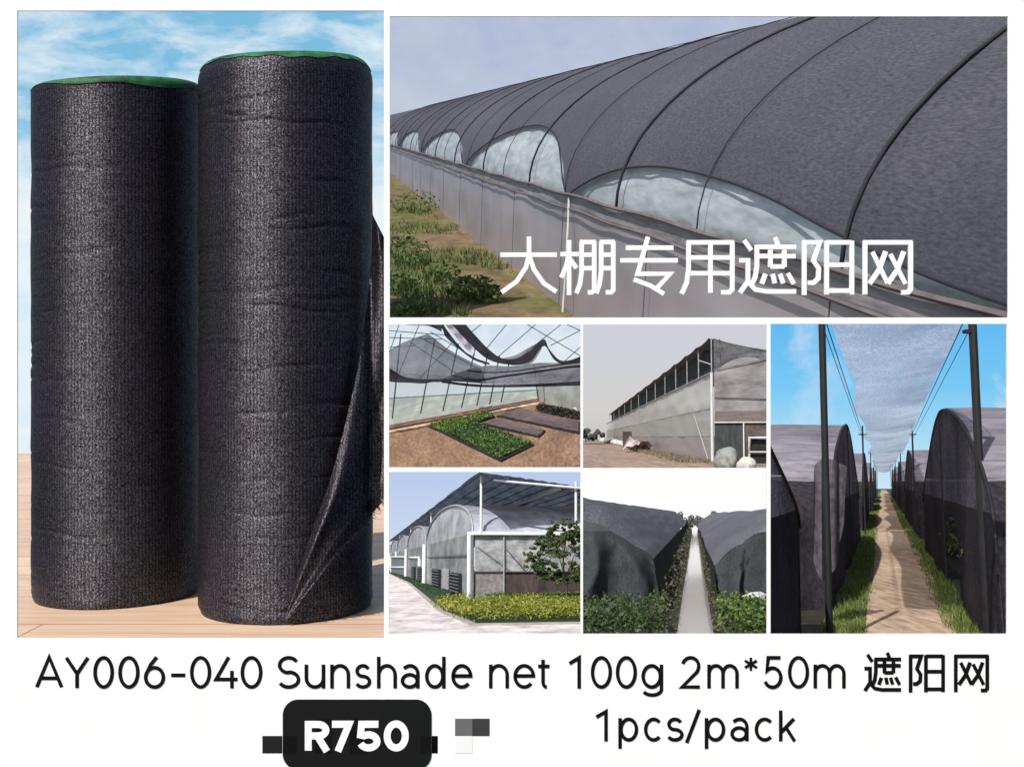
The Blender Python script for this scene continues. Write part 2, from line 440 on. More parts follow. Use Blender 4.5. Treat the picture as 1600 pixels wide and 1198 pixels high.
# ---- price badge
badge = bpy.data.objects.new('price_badge', None); COL.objects.link(badge); badge.location = bp(558, 1202); BASE[badge] = (bp(558, 1202), FL)
tag(badge, 'black rounded price badge reading R750 in bold white, stuck on the white board', 'price badge')
def rrect(x0, y0, x1, y1, r, d0, d1):
    pts = []
    for cx, cy, a in ((x1 - r, y0 + r, -90), (x1 - r, y1 - r, 0), (x0 + r, y1 - r, 90), (x0 + r, y0 + r, 180)):
        pts += arc(cx, cy, r, r, a, a + 90, 10)
    bm = new(); hexa(bm, [bp(x, y, d0) for x, y in pts], [bp(x, y, d1) for x, y in pts]); bmesh.ops.recalc_face_normals(bm, faces=bm.faces); return bm
obj('plate', rrect(442, 1092, 674, 1201, 24, .0, .002), M('badge_black', lin(22, 23, 24), lin(22, 23, 24), rough=.6, spec=.15), FL, badge)
for x0, y0, x1, y1 in ((442.3, 1149, 464, 1176), (492, 1122, 519, 1176), (547, 1122, 574, 1176), (657, 1149, 673.6, 1176)):
    bm = new(); hexa(bm, [bp(x0, y1, .0015), bp(x1, y1, .0015), bp(x1, y0, .0015), bp(x0, y0, .0015)], [bp(x0, y1, .0022), bp(x1, y1, .0022), bp(x1, y0, .0022), bp(x0, y0, .0022)])
    obj('dark_square', bm, black, FL, badge)
bm = new(); zz = lambda pts: [(380 + x / 3.81, 1080 + y / 3.81) for x, y in pts]
RS = [[(389, 172), (389, 347)], [(386, 192), (440, 192)] + [(x, y) for x, y in arc(448, 226, 46, 34, -90, 90, 12)] + [(386, 260)], [(442, 258), (500, 352)],
      [(530, 191), (631, 191), (565, 352)], [(806, 191), (706, 191), (700, 254)] + arc(748, 292, 50, 39, -122, 160, 18), arc(912, 260, 54, 71, 0, 360, 36)]
for i, st in enumerate(RS): ribbon(bm, zz(st), 41 / 3.81, .002, .003 + .00005 * i)
obj('lettering', bm, white, FL, badge)

# ================================================================== 1: two net rolls on a plank table
P1 = Panel(HOLES[0], 599, 1.0, mg=(60, 60, 3.5, 30))
sky1 = sky_mat('blue_cloud_sky', [(0, lin(232, 240, 247)), (.42, lin(214, 236, 250)), (.60, lin(236, 243, 248)), (.68, lin(170, 212, 236)), (.80, lin(130, 192, 226)), (1, lin(122, 186, 222))], 130.0,
               (9, (.75, 1, 2.0), .40, .74, lin(240, 247, 250), 0, 1))
sky(P1, 260, sky1, ybot=800)
m, t, b, out = base_mat('pine_planks')
v = mapped(t, (1, 1, 1)); vs_ = mapped(t, (.5, 7, 1))
col = ramp(t, noisy(t, vs_, 3.2, 6, .6), [(.25, lin(192, 158, 132)), (.5, lin(214, 184, 158)), (.8, lin(224, 202, 180))])
br = N(t, 'ShaderNodeTexBrick', Scale=1.0); br.inputs['Mortar Size'].default_value = .006; br.inputs['Brick Width'].default_value = 4.2; br.inputs['Row Height'].default_value = .55
br.inputs['Color1'].default_value = (1, 1, 1, 1); br.inputs['Color2'].default_value = (.86, .84, .82, 1); br.inputs['Mortar'].default_value = (.55, .48, .42, 1)
t.links.new(v, br.inputs['Vector'])
t.links.new(mixc(t, 1.0, col, br.outputs['Color'], 'MULTIPLY'), b.inputs['Base Color']); b.inputs['Roughness'].default_value = .5
bm = new(); yf = P1.G(300, 708).y; box(bm, (-13, 2.4, -1.07), (.6, yf, -1.0))
tag(obj('plank_table', bm, m, P1), 'pale pine plank table top under the two black net rolls', 'table')

ROT = .25
def net_roll_mat(name, hue):
    m, t, b, out = base_mat(name)
    uv = mapped(t, (1, 1, 1), uv=True)
    fl = N(t, 'ShaderNodeTexVoronoi', Scale=290.0); t.links.new(uv, fl.inputs['Vector'])
    sep = t.nodes.new('ShaderNodeSeparateColor'); t.links.new(fl.outputs['Color'], sep.inputs[0])
    rows = N(t, 'ShaderNodeTexWave', Scale=21.0, Distortion=2.2, Detail=2.0); rows.bands_direction = 'X'; rows.inputs['Detail Scale'].default_value = 3
    t.links.new(uv, rows.inputs['Vector'])
    uvt = mapped(t, (1, 4.5, 1), uv=True); thin = noisy(t, uvt, 45.0, 4, .75)
    uvs = mapped(t, (.55, 13, 1), uv=True); creases = noisy(t, uvs, 2.2, 6, .68)
    big = noisy(t, uv, 2.2, 3, .5)
    tint = ramp(t, big, [(.35, (.005, .006, .0065)), (.65, (.010, .006, .013))])
    sp = math_(t, 'MULTIPLY', math_(t, 'POWER', sep.outputs[0], 5.0), math_(t, 'ADD', rows.outputs['Fac'], .25))
    col = mixc(t, math_(t, 'MULTIPLY', sp, .22), tint, hue)
    t.links.new(col, b.inputs['Base Color'])
    spec = math_(t, 'ADD', math_(t, 'MULTIPLY', math_(t, 'MULTIPLY', math_(t, 'POWER', sep.outputs[1], 2.2), math_(t, 'ADD', math_(t, 'MULTIPLY', rows.outputs['Fac'], .7), .5)), 1.8), .04)
    t.links.new(spec, b.inputs['Specular IOR Level']); b.inputs['IOR'].default_value = 1.62
    b.inputs['Roughness'].default_value = .53; b.inputs['Anisotropic'].default_value = .88
    tg = t.nodes.new('ShaderNodeTangent'); tg.direction_type = 'RADIAL'; tg.axis = 'Z'
    t.links.new(tg.outputs[0], b.inputs['Tangent']); b.inputs['Anisotropic Rotation'].default_value = ROT
    h = math_(t, 'ADD', math_(t, 'MULTIPLY', thin, .5), math_(t, 'MULTIPLY', creases, 2.6))
    h = math_(t, 'ADD', h, math_(t, 'MULTIPLY', sep.outputs[0], .06))
    b.inputs['Specular Tint'].default_value = (.96, .90, 1, 1)
    bump(t, b, h, .36, .020)
    return m
roll_m = net_roll_mat('black_shade_net', (.20, .19, .21))
green_m = M('green_net_edge', (.03, .19, .065), (.003, .018, .008), 9, rough=.6, fine=160, bmp=.6, bdist=.004)

def solve_roll(xl, xr, py):
    aL, aR = atan((xl - 800) / F), atan((xr - 800) / F); th, de = (aL + aR) / 2, (aR - aL) / 2
    yf = F / (py - 599); D = yf / cos(th) / (1 - sin(de)); r = D * sin(de)
    return Vector((D * sin(th), D * cos(th), -1)), r, yf, th
def roll(xl, xr, pyb, pyt, sh, label, wav, seed):
    c, r, yf, th = solve_roll(xl, xr, pyb); H = 1 + (599 - pyt) / F * yf
    root = thing('net_roll', P1, c, label, 'net roll', 'rolls of black shade net')
    nA = 180; ins = sh * .95
    tilt = lambda a: .075 * r * (1 - cos(a - th))            # rim rises a little away from the viewer
    def prof(q):                                             # q = height below the rim
        rr = r * (1 + .002 * sin(q * 9 + seed) + .0015 * sin(q * 23 + seed * 2))
        if q < sh: e = 1 - q / sh; rr -= ins * (1 - (max(0, 1 - e ** 2.1)) ** (1 / 2.1))
        return rr
    rnd = random.Random(int(seed * 10)); cr = []
    for _ in range(46 if seed > 2 else 26):
        cr.append((H * rnd.random() ** .8 * .97 + .05, th + math.radians(rnd.uniform(-70, 75)), math.radians(rnd.uniform(12, 46)), rnd.uniform(.0022, .0055), rnd.uniform(.006, .012), rnd.uniform(-.05, .05)))
    cr += [(.31, th + .35, 1.1, .006, .008, .01), (.74, th + .9, .7, .006, .009, -.03)] if seed > 2 else [(.40, th, .9, .004, .009, .0)]
    def crease(a, q):
        v = 0
        for q0, a0, wa_, dp, ww, sl_ in cr:
            da = a - a0; da = (da + PI) % (2 * PI) - PI
            if abs(da) > wa_: continue
            dq = (q - q0 - sl_ * da - .006 * sin(da * 9 + q0 * 40)) / ww
            if abs(dq) < 3: v -= dp * math.exp(-dq * dq) * (1 - (da / wa_) ** 2)
        return v
    def pt(a, q, off=0.0):
        top = H + tilt(a) * 2.2; f = min(1, max(0, 1 - q / H)); ht = H - q + (top - H) * f ** 3
        rr = prof(q) + off + crease(a, q) - (.012 * (1 - ht / .03) if ht < .03 else 0)
        d = Vector((sin(a), -cos(a), 0))
        return c + d * (rr + .0025 * noise.noise(Vector((d.x * 2, d.y * 2, ht * 9 + seed)))) + Vector((0, 0, max(ht, 0)))
    qs = [H - (H - sh) * i / 420 for i in range(421)] + [sh - sh * sin(PI / 2 * i / 12) for i in range(1, 13)]
    bm = new(); uvl = bm.loops.layers.uv.new('UVMap')
    rings = [[bm.verts.new(pt(2 * PI * k / nA, q)) for k in range(nA)] for q in qs]
    for j in range(len(qs) - 1):
        for k in range(nA):
            f = bm.faces.new((rings[j][k], rings[j][(k + 1) % nA], rings[j + 1][(k + 1) % nA], rings[j + 1][k]))
            for l, (kk, hh) in zip(f.loops, ((k, qs[j]), (k + 1, qs[j]), (k + 1, qs[j + 1]), (k, qs[j + 1]))): l[uvl].uv = (kk / nA * 2 * PI * r, 4 - hh)
    bm.faces.new(rings[-1]); bm.faces.new(rings[0][::-1])
    obj('net_body', bm, roll_m, P1, root, smooth=True, clip=False)
    bm = new(); rows = []
    for j in range(11):
        row = []
        for k in range(nA + 1):
            a = 2 * PI * k / nA; dg = math.degrees(a - th); dg = dg - 360 if dg > 180 else dg
            row.append(pt(a, wav(dg) * (1 - sin(PI / 2 * j / 10)), .0035) + Vector((0, 0, .0012)))
        rows.append(row)
    grid(bm, rows)
    obj('green_selvedge', bm, green_m, P1, root, smooth=True, clip=False)
    return root, c, r, H, prof
r1 = roll(48, 315, 952, 122, .035, 'shorter left roll of black shade net, standing upright slightly behind', lambda d: .016 + .030 * max(0, min(1, (d + 25) / 80)) + .006 * sin(d * .11), 1.0)
root2, c2, r2, H2, prof2 = roll(309, 582, 977, 73, .10, 'taller right roll of black shade net with loose flap and bright green rim', lambda d: .042 + .010 * sin(math.radians(d * 4)) - .014 * math.exp(-((d - 15) / 18) ** 2) + .004 * sin(d * .3), 2.3)
# loose end of the net: leaves the roll along a slanting line and hangs away to the right
bm = new(); uvl = None
tA = [(444, 968), (462, 905), (487, 830), (517, 745), (540, 660), (560, 570), (574, 470), (580, 400), (582, 335)]
tB = [(447, 970), (512, 884), (560, 826), (612, 768), (655, 715), (690, 640), (700, 600), (680, 540), (625, 420)]
A = spline([(x, y, 0) for x, y in tA], 70); B = spline([(x, y, 0) for x, y in tB], 70); rows = []
for a, b_ in zip(A, B):
    row = []
    for i in range(41):
        u = i / 40; x = a.x + (b_.x - a.x) * u; y = a.y + (b_.y - a.y) * u
        dx = (x - 445) / 136.0
        surf = c2.y - r2 * cos(math.asin(max(-1, min(1, dx * .99)))) if dx < 1 else c2.y + (dx - 1) * .1
        lift = -.010 - .035 * sin(min(u * 3, 1) * PI) * min(1, max(0, (968 - a.y)) / 120) - .06 * u * min(1, max(0, 968 - a.y) / 200)
        fold = (.0045 * sin(u * 13 + y * .010) * min(1, u * 4) + .010 * noise.noise(Vector((x * .02, y * .008, 1)))) * min(1, max(0, 968 - a.y) / 150)
        Y = min(surf, c2.y - r2 * .25) + lift + fold
        row.append(P1.W(x, y, Y))
    rows.append(row)
V = grid(bm, rows); uvl = bm.loops.layers.uv.new('UVMap')
for f in bm.faces:
    for l in f.loops: l[uvl].uv = (l.vert.co.x * 1.2, l.vert.co.z)
o = obj('loose_flap', bm, roll_m, P1, root2, smooth=True, clip=True)
# frayed hem of the flap
bm = new()
for i in range(4, 69):
    for q in range(5):
        p = rows[i][40].lerp(rows[i + 1][40], random.random()) if i < 69 else rows[i][40]
        d = Vector((random.uniform(.01, .035), random.uniform(-.02, .0), random.uniform(-.035, .0)))
        e = Vector((.0012, 0, .0012)); bm.faces.new([bm.verts.new(x) for x in (p - e, p + e, p + d)])
obj('frayed_hem', bm, roll_m, P1, root2)

# ================================================================== 2: long net-covered greenhouse
k = Panel(HOLES[1], 201, 1.0).ray(520, 201)
P2 = Panel(HOLES[1], 201, 50.0, yaw=math.atan2(-k.x, k.y), mg=(3.5, 60, 60, 4.5))
sky2 = sky_mat('grey_blue_sky', [(0, lin(206, 214, 226)), (.35, lin(198, 208, 224)), (1, lin(176, 188, 216))], 9.0, (2.5, (1, 1, 1.6), .35, .9, lin(200, 208, 222), 0, 1))
x0, y0, x1, y1 = P2.ext; bm = new(); quad(bm, *[P2.W(px, py, 60) for px, py in ((560, 330), (1900, 330), (1900, -80), (560, -80))]); struct('sky', bm, sky2, P2)
soil = M('bare_soil', lin(112, 95, 74), lin(86, 94, 50), .9, rough=.95, spec=.1, fine=7, lo=.44, hi=.64, bmp=.6, bdist=.05, stretch=(1, .55, 1))
bm = new(); ys_ = [1.2 * 50 ** (j / 80) for j in range(81)]
grid(bm, [[(x, Y, -1 + .02 * noise.noise(Vector((x * 3, Y, 0))) - (.06 if x > 1.5 else 0)) for x in [-14 + 16.2 * (i / 60) ** .6 for i in range(61)]] for Y in ys_])
struct('soil_ground', bm, soil, P2)
HX, RX, HZ, RZ = 1.31, 3.8, -.365, 1.07
def archp(u, off=0.0): return (RX - (RX - HX) * cos(u) - off * cos(u) * .9, HZ + RZ * sin(u) + off * sin(u))
gh = thing('net_greenhouse', P2, (HX + 1, 8, -1), 'long arched greenhouse under a scalloped black shade net, beside bare soil', 'greenhouse')
hoopd = [1.9 + .545 * i for i in range(46)]
film = M('greenhouse_film', (.42, .45, .46), (.32, .35, .37), 1.2, rough=.3, spec=.55, alpha=.93, fine=5, stretch=(1, .5, 2.4))
netm = M('dark_net_cover', lin(80, 79, 88), lin(68, 68, 77), .9, rough=.62, spec=.3, fine=150, stretch=(1, .22, 1), bmp=.2, bdist=.004, alpha=.93, avar=.5)
ds = [1.25 * 44 ** (j / 260) for j in range(261)]
bm = new(); rows = []
for d in ds:
    near = min(hoopd, key=lambda h: abs(h - d)); sag = -.012 * min(1, (abs(d - near) / .27) ** 2)
    rows.append([(*[archp(.0 + 1.2 * i / 40, sag + .006 * noise.noise(Vector((i * .35, d * 1.3, 2))))[q] for q in (0,)], d, archp(1.2 * i / 40, sag)[1]) for i in range(41)])
grid(bm, rows); obj('film_roof', bm, film, P2, gh, smooth=True)
E_ = [(1.2, .02), (1.75, .03), (2.1, .05), (2.55, .10), (3.0, .155), (3.5, .19), (4.1, .205), (4.6, .185), (5.0, .14), (5.35, .075), (5.6, .02), (5.68, .0), (5.8, .06), (6.0, .17), (6.35, .28), (6.8, .345), (7.4, .375), (8.1, .35), (8.9, .27), (9.6, .16), (10.15, .05), (10.4, .0),
      (10.6, .06), (11, .2), (11.8, .31), (13, .34), (14.3, .24), (15.4, .07), (15.8, 0), (16.1, .1), (17, .27), (18.5, .32), (20, .22), (21.2, 0), (22, .22), (23.5, .3), (26, .2), (27.5, 0), (29, .25), (32, .28), (35, 0), (60, .1)]
bm = new(); rows = []
ds2 = [1.25 * 44 ** (j / 420) for j in range(421)] 
for d in ds2:
    u0 = math.asin(min(.95, max(0, keyc(E_, d)) / RZ)); row = []
    near = min(hoopd, key=lambda h: abs(h - d)); q = min(1, (abs(d - near) / .27))
    tie = min(abs(d - x) / (.12 * x) for x in (5.68, 10.4, 15.8, 2.1))
    for i in range(61):
        v = i / 60; u = u0 + (1.95 - u0) * v
        off = .034 - .016 * q * q + .008 * min(1, v * 5) * noise.noise(Vector((u * 4, d * .9, 5))) + .004 * noise.noise(Vector((u * 14, d * 4, 9)))
        off += .010 * noise.noise(Vector((u * 1.6 + d * .8, d * 2.4, 11))) * min(1, v * 4)
        off += .007 * max(0, 1 - tie) * sin(d * 60 / d + u * 3) * (1 - v) + .002 * sin(d * 9 - u * 7) * (1 - v)
        a = archp(u, off); row.append((a[0], d, a[1]))
    rows.append(row)
grid(bm, rows); obj('shade_net', bm, netm, P2, gh, smooth=True)
# rolled hem of the net
bm = new(); tube(bm, [(archp(math.asin(min(.95, max(0, keyc(E_, d)) / RZ)), .036)[0], d, archp(math.asin(min(.95, max(0, keyc(E_, d)) / RZ)), .036)[1]) for d in ds2], .005, 5)
ropem = M('dark_rope', lin(44, 44, 52), lin(36, 36, 44), 9)
obj('net_hem', bm, ropem, P2, gh)
softrope = M('grey_rope', lin(60, 59, 67), lin(50, 50, 57), 9)
for i, d in enumerate(hoopd):
    if i % 2 == 0: continue
    bm = new(); tube(bm, [(archp(1.75 * j / 24, .043)[0], d + .10 * j / 24, archp(1.75 * j / 24, .043)[1]) for j in range(25)], .0066 if i % 4 == 1 else .003, 6)
    obj('hold_down_rope', bm, ropem if i % 4 == 1 else softrope, P2, gh, smooth=True)
skirt = M('grey_skirt_film', lin(146, 138, 142), lin(128, 120, 125), .8, rough=.35, spec=.45, stretch=(1, .5, .8), alpha=.97)
bm = new(); rows = []
for d in [1.25 * 44 ** (j / 500) for j in range(501)]:
    row = []
    for i in range(13):
        v = i / 12; wob = .004 * sin(d * 11 + 2 * sin(d * 3)) * sin(v * PI) + .02 * noise.noise(Vector((d * 2.2, v * 2, 0)))
        row.append((HX - .012 - .03 * v * v + wob * .7, d, HZ - .012 + (-1.02 - HZ) * v + (.018 * noise.noise(Vector((d * 3, 0, 7))) if i == 12 else 0)))
    rows.append(row)
grid(bm, rows); obj('side_skirt', bm, skirt, P2, gh, smooth=True)
bm = new(); rows = []
for d in [1.25 * 44 ** (j / 200) for j in range(201)]:
    rows.append([(HX - .03 - .012 * noise.noise(Vector((d * 2, i, 0))), d, HZ + .012 - .075 * i / 3) for i in range(4)])
grid(bm, rows); obj('film_band', bm, M('pale_film_band', lin(138, 134, 138), lin(122, 117, 121), 2, rough=.45, stretch=(1, .4, 4), fine=14), P2, gh, smooth=True)
for zz_, rr in ((HZ + .012, .009), (HZ - .065, .007)):
    bm = new(); tube(bm, [(HX - .045, d, zz_ + .004 * sin(d * 5)) for d in ds], rr, 6); obj('side_rail', bm, M('rusty_rail', lin(112, 102, 104), lin(92, 84, 86), 12), P2, gh)
tiem = M('grey_tie', lin(82, 78, 84), lin(66, 62, 70), 9)
for d in hoopd[1::3]: bm = new(); tube(bm, [(HX - .035, d + .05, HZ - .06), (HX - .042 - .02, d + .02, -1.0)], .0022, 4); obj('skirt_tie', bm, tiem, P2, gh)

bm = new(); pts = spline([tuple(P2.W(889, 303, 5.62)), tuple(P2.W(887, 360, 5.5)), tuple(P2.W(883, 430, 5.45)), tuple(P2.W(879, 488, 5.4))], 14)
tube(bm, pts, .0055, 5); obj('tie_string', bm, M('white_string', (.6, .6, .58)), P2, gh)
weedm = foliage('weed_leaves', (.075, .125, .03), (.03, .055, .015), (.16, .21, .07))
for px, py, r, n, lab in ((742, 470, .17, 520, 'largest leafy weed clump growing against the grey greenhouse skirt'), (628, 412, .24, 420, 'weed clump at the left edge of the soil strip, upper one'),
                          (622, 455, .14, 260, 'low weed patch at the left edge of the soil strip, lower one'), (690, 440, .14, 160, 'small sparse weed between the big clump and the left edge'), (640, 492, .12, 160, 'weed at the near left corner of the soil strip'),
                          (650, 330, .3, 240, 'distant grass tuft beside the far greenhouse skirt')):
    c = P2.G(px, py); bm = new()
    blob_leaves(bm, c + Vector((0, 0, r * .35)), (r, r * 1.3, r * .55), n, .022, .3); blades(bm, c, 60, r * .7, r, .006)
    tag(obj('weed_clump', bm, weedm, P2), lab, 'weed', 'weeds beside the long greenhouse')
bm = new()
for _ in range(2600):
    px, py = random.uniform(606, 860), random.uniform(285, 496)
    if py < 269 + .76 * (px - 609) + 12: continue
    c = P2.G(px, py)
    if noise.noise(Vector((c.x * 1.5, c.y * .7, 0))) > .04: blades(bm, c, 3, .06, .05, .006)
o = obj('grass', bm, weedm, P2); tag(o, 'short sparse grass on the bare soil strip', 'grass', kind='stuff')

# ================================================================== 3: inside a nursery tunnel
P3 = Panel(HOLES[2], 200, 7.5, mg=(3.5, 5, 2, 3))
sky3 = sky_mat('pale_blue_light', [(0, lin(226, 238, 240)), (.7, lin(222, 234, 240)), (1, lin(206, 222, 240))], 5.3, (4, (1, 1, 1), .4, .7, lin(232, 240, 244), 0, 1))
G3 = lambda px, py: P3.G(px, py, -7.02)
sky(P3, 44, sky3, ybot=700)
wa, wb = G3(600, 671), G3(841, 624)
bm = new(); ground(bm, P3, 50, 60, far=27.6, amp=.02, near=20, z=-7.02)
bmesh.ops.bisect_plane(bm, geom=bm.verts[:] + bm.edges[:] + bm.faces[:], plane_co=wa, plane_no=Vector((-(wb - wa).y, (wb - wa).x, 0)).normalized(), clear_outer=True)
struct('soil_floor', bm, M('nursery_soil', lin(146, 116, 94), lin(112, 90, 74), 1.1, rough=.95, spec=.1, fine=9, stretch=(1.6, .5, 1), bmp=.4, bdist=.05), P3)
tun = thing('nursery_tunnel', P3, G3(760, 645), 'film-walled nursery tunnel seen from inside, hung with sagging black net', 'greenhouse')
a, b_ = G3(600, 671), G3(841, 624)
def wallp(u, py_top_u): return a.lerp(b_, u)
nseg = 60
def wp(u, h): p = a.lerp(b_, u); k = 1 + (.37 - 1) * u; return Vector((p.x, p.y, -7.02 + h * k))
wl = new(); grid(wl, [[wp(i / nseg, h) + Vector((0, .06 * noise.noise(Vector((i * .4, h * 4, 0))), 0)) for i in range(nseg + 1)] for h in [.79 * j / 8 for j in range(9)]])
obj('side_film', wl, M('lower_film', lin(250, 248, 205), lin(226, 232, 190), .9, rough=.5, spec=.3, stretch=(.5, .2, 3), fine=3, trans=.25, alpha=.62), P3, tun, smooth=True)
wl = new(); grid(wl, [[wp(i / nseg, h) for i in range(nseg + 1)] for h in [.80 + .62 * j / 8 for j in range(9)]])
obj('upper_film', wl, M('upper_film', lin(250, 252, 252), lin(232, 242, 246), .5, rough=.4, spec=.3, stretch=(.5, .1, 3), trans=.25, alpha=.4), P3, tun)
bm = new(); tube(bm, [wp(i / 20, .80) + Vector((0, -.1, 0)) for i in range(21)], .02, 5); obj('wall_rail', bm, M('blue_rail', lin(150, 176, 180)), P3, tun)
bm = new(); hexa(bm, [wp(0, 0) + Vector((.0, -.3, 0)), wp(1, 0) + Vector((0, -.3, 0)), wp(1, 0), wp(0, 0)], [wp(0, .09) + Vector((0, -.3, 0)), wp(1, .09) + Vector((0, -.3, 0)), wp(1, .09), wp(0, .09)])
obj('earth_ledge', bm, M('brown_ledge', lin(126, 96, 78), lin(96, 74, 60), 2, fine=6), P3, tun)
bm = new(); hexa(bm, [wp(0, 0) + Vector((.0, -.5, 0)), wp(1, 0) + Vector((0, -.5, 0)), wp(1, 0) + Vector((0, -.31, 0)), wp(0, 0) + Vector((0, -.31, 0))],
             [wp(0, .045) + Vector((0, -.5, 0)), wp(1, .045) + Vector((0, -.5, 0)), wp(1, .045) + Vector((0, -.31, 0)), wp(0, .045) + Vector((0, -.31, 0))])
obj('pale_kerb', bm, M('pale_kerb', lin(222, 200, 168), lin(160, 130, 104), 1.5, fine=5), P3, tun)
barm = M('grey_bar', lin(74, 92, 96), lin(60, 76, 80), 8)
for x0, y0, x1, y1 in ((619, 594, 613, 654), (667, 594, 657, 646), (703, 594, 692, 642), (731, 594, 721, 637), (753, 596, 745, 634), (772, 597, 765, 631), (789, 598, 783, 628), (838, 600, 841, 626)):
    q = (x1 - 600) / 241; Y = a.lerp(b_, q).y - .5
    bm = new(); tube(bm, [P3.W(x0 + (x0 - x1) * 1.2, y0 - (y1 - y0) * 1.2, Y), P3.W(x1, y1, Y)], .018 * Y / 23, 6); obj('wall_post', bm, barm, P3, tun)
ge = b_.y; bm = new()
grid(bm, [[P3.W(841 + 75 * i / 10, 645 - 60 * j / 8, ge - .1 - i * .15) for i in range(11)] for j in range(9)])
obj('end_wall', bm, M('grey_end_wall', lin(158, 164, 160), lin(136, 140, 138), .3, fine=1.2), P3, tun)
# roof wires
bm = new()
wires = [((757, 548), (797, 500)), ((775, 560), (845, 500)), ((815, 556), (885, 500)), ((860, 540), (915, 512)), ((812, 500), (907, 556)), ((880, 566), (915, 535)), ((735, 520), (760, 500)), ((870, 500), (915, 520)),
         ((600, 575), (626, 500)), ((622, 586), (658, 500)), ((655, 592), (706, 536)), ((600, 516), (705, 524)), ((600, 527), (690, 530)), ((600, 543), (650, 540)), ((655, 526), (745, 575)), ((640, 534), (720, 588)), ((672, 518), (760, 570))]
for (xa, ya), (xb, yb) in wires:
    tube(bm, [P3.W(xa, ya, 38), P3.W(xb, yb, 38)], .016, 5)
obj('roof_wires', bm, M('grey_wire', lin(112, 122, 132), lin(90, 100, 112), 5), P3, tun)
n3 = M('hung_net', lin(88, 87, 95), lin(46, 46, 54), 1.1, rough=.8, spec=.1, fine=26, stretch=(1, 1, 1.5), alpha=.78, avar=.7)
n3l = M('low_hung_net', lin(124, 122, 130), lin(40, 40, 47), 1.3, rough=.8, spec=.1, fine=30, stretch=(.35, .3, 5), alpha=.93, avar=.3, rot=(0, .12, 0))
n3d = M('dense_hung_net', lin(38, 32, 40), lin(20, 22, 26), 1, rough=.8, spec=.1, fine=9, alpha=.97)
n3p = M('pinkish_net', lin(196, 180, 190), lin(150, 134, 146), 1, rough=.8, fine=8, alpha=.85)  # paler, pinker mix than the other hung nets
def cloth3(mat, top, bot, Yt, Yb, label, nu=60, nv=14, amp=.1):
    Yt *= .72; Yb *= .72; amp *= .72
    bm = new(); T = spline([(*p, 0) for p in top], nu); B = spline([(*p, 0) for p in bot], nu); rows = []
    for j in range(nv + 1):
        v = j / nv; rows.append([P3.W(T[i].x + (B[i].x - T[i].x) * v, T[i].y + (B[i].y - T[i].y) * v, Yt + (Yb - Yt) * v + amp * sin(i * .5 + v * 3) + amp * noise.noise(Vector((i * .2, v * 4, Yt)))) for i in range(nu)])
    grid(bm, rows)
    return tag(obj('hanging_net', bm, mat, P3, smooth=True), label, 'net', 'nets hung inside the nursery tunnel')
cloth3(n3, [(600, 552), (628, 536), (660, 524), (672, 524), (700, 545), (730, 562), (752, 572)], [(600, 576), (625, 590), (655, 594), (680, 597), (705, 596), (725, 590), (752, 582)], 24, 20, 'grey see-through net sagging at the upper left of the nursery tunnel')
cloth3(n3d, [(600, 570), (612, 577), (630, 588), (655, 592), (682, 592), (715, 592), (752, 594)], [(600, 594), (615, 597), (640, 598), (662, 599), (684, 596), (715, 596), (752, 598)], 19.5, 19, 'dark rolled hem of net along the top of the left film wall', amp=.04)
cloth3(n3l, [(738, 574), (765, 571), (800, 572), (840, 567), (880, 566), (915, 556)], [(690, 592), (730, 597), (770, 600), (815, 601), (860, 600), (915, 597)], 23, 20.5, 'low horizontal net sheet with long folds above the end wall')
cloth3(n3d, [(722, 500), (741, 522), (762, 544), (783, 559), (805, 560), (826, 549), (849, 530), (858, 545), (874, 562), (892, 562), (915, 553)], [(700, 500), (719, 521), (742, 545), (766, 563), (800, 570), (828, 565), (842, 548), (852, 541), (866, 562), (884, 569), (915, 562)], 18.6, 18.2, 'black swooping net drape rising to a peak at the right', nu=90, amp=.03)
cloth3(n3d, [(655, 500), (686, 500), (698, 515), (716, 538), (736, 556), (765, 567)], [(655, 508), (688, 512), (697, 527), (722, 549), (742, 563), (765, 570)], 19.2, 19.0, 'black swooping net drape left of the pinkish fold', amp=.03)
cloth3(n3p, [(690, 500), (700, 500), (712, 512), (728, 530), (742, 548)], [(688, 505), (695, 507), (710, 524), (728, 545), (742, 556)], 19.6, 19.4, 'pinkish fold of net between two black drapes', amp=.03)
cloth3(n3, [(783, 560), (805, 555), (826, 543), (849, 531)], [(800, 571), (815, 570), (832, 566), (846, 546)], 19.6, 19.3, 'grey net triangle under the black peak', amp=.03)
cloth3(n3d, [(730, 577), (760, 581), (800, 579), (850, 572), (915, 563)], [(730, 580), (760, 583), (800, 581), (850, 574), (915, 566)], 19.75, 19.65, 'upper thin dark fold line crossing the low net sheet', amp=.02)
cloth3(n3d, [(690, 594), (740, 600), (790, 601), (850, 599), (915, 595)], [(690, 598), (740, 604), (790, 605), (850, 604), (915, 602)], 19.6, 19.5, 'dark lower hem of the low net sheet above the trays', amp=.02)
cloth3(n3d, [(600, 500), (640, 504), (668, 505), (690, 512)], [(600, 504), (640, 508), (668, 509), (690, 518)], 19.5, 19.4, 'dark net edge along the upper left of the nursery tunnel', amp=.02)
cloth3(n3d, [(705, 585), (745, 592), (790, 586), (840, 579), (890, 572), (915, 570)], [(708, 588), (745, 595), (790, 589), (840, 582), (890, 575), (915, 574)], 19.8, 19.7, 'thin dark folded net edge crossing the low net sheet', amp=.02)
traym = M('black_tray', (.018, .018, .02), (.03, .028, .03), 4)
seedm = foliage('seedling_leaves', (.07, .15, .035), (.022, .05, .02), (.17, .27, .07))
brightm = foliage('young_seedling_leaves', (.13, .22, .04), (.06, .11, .02), (.24, .33, .08))
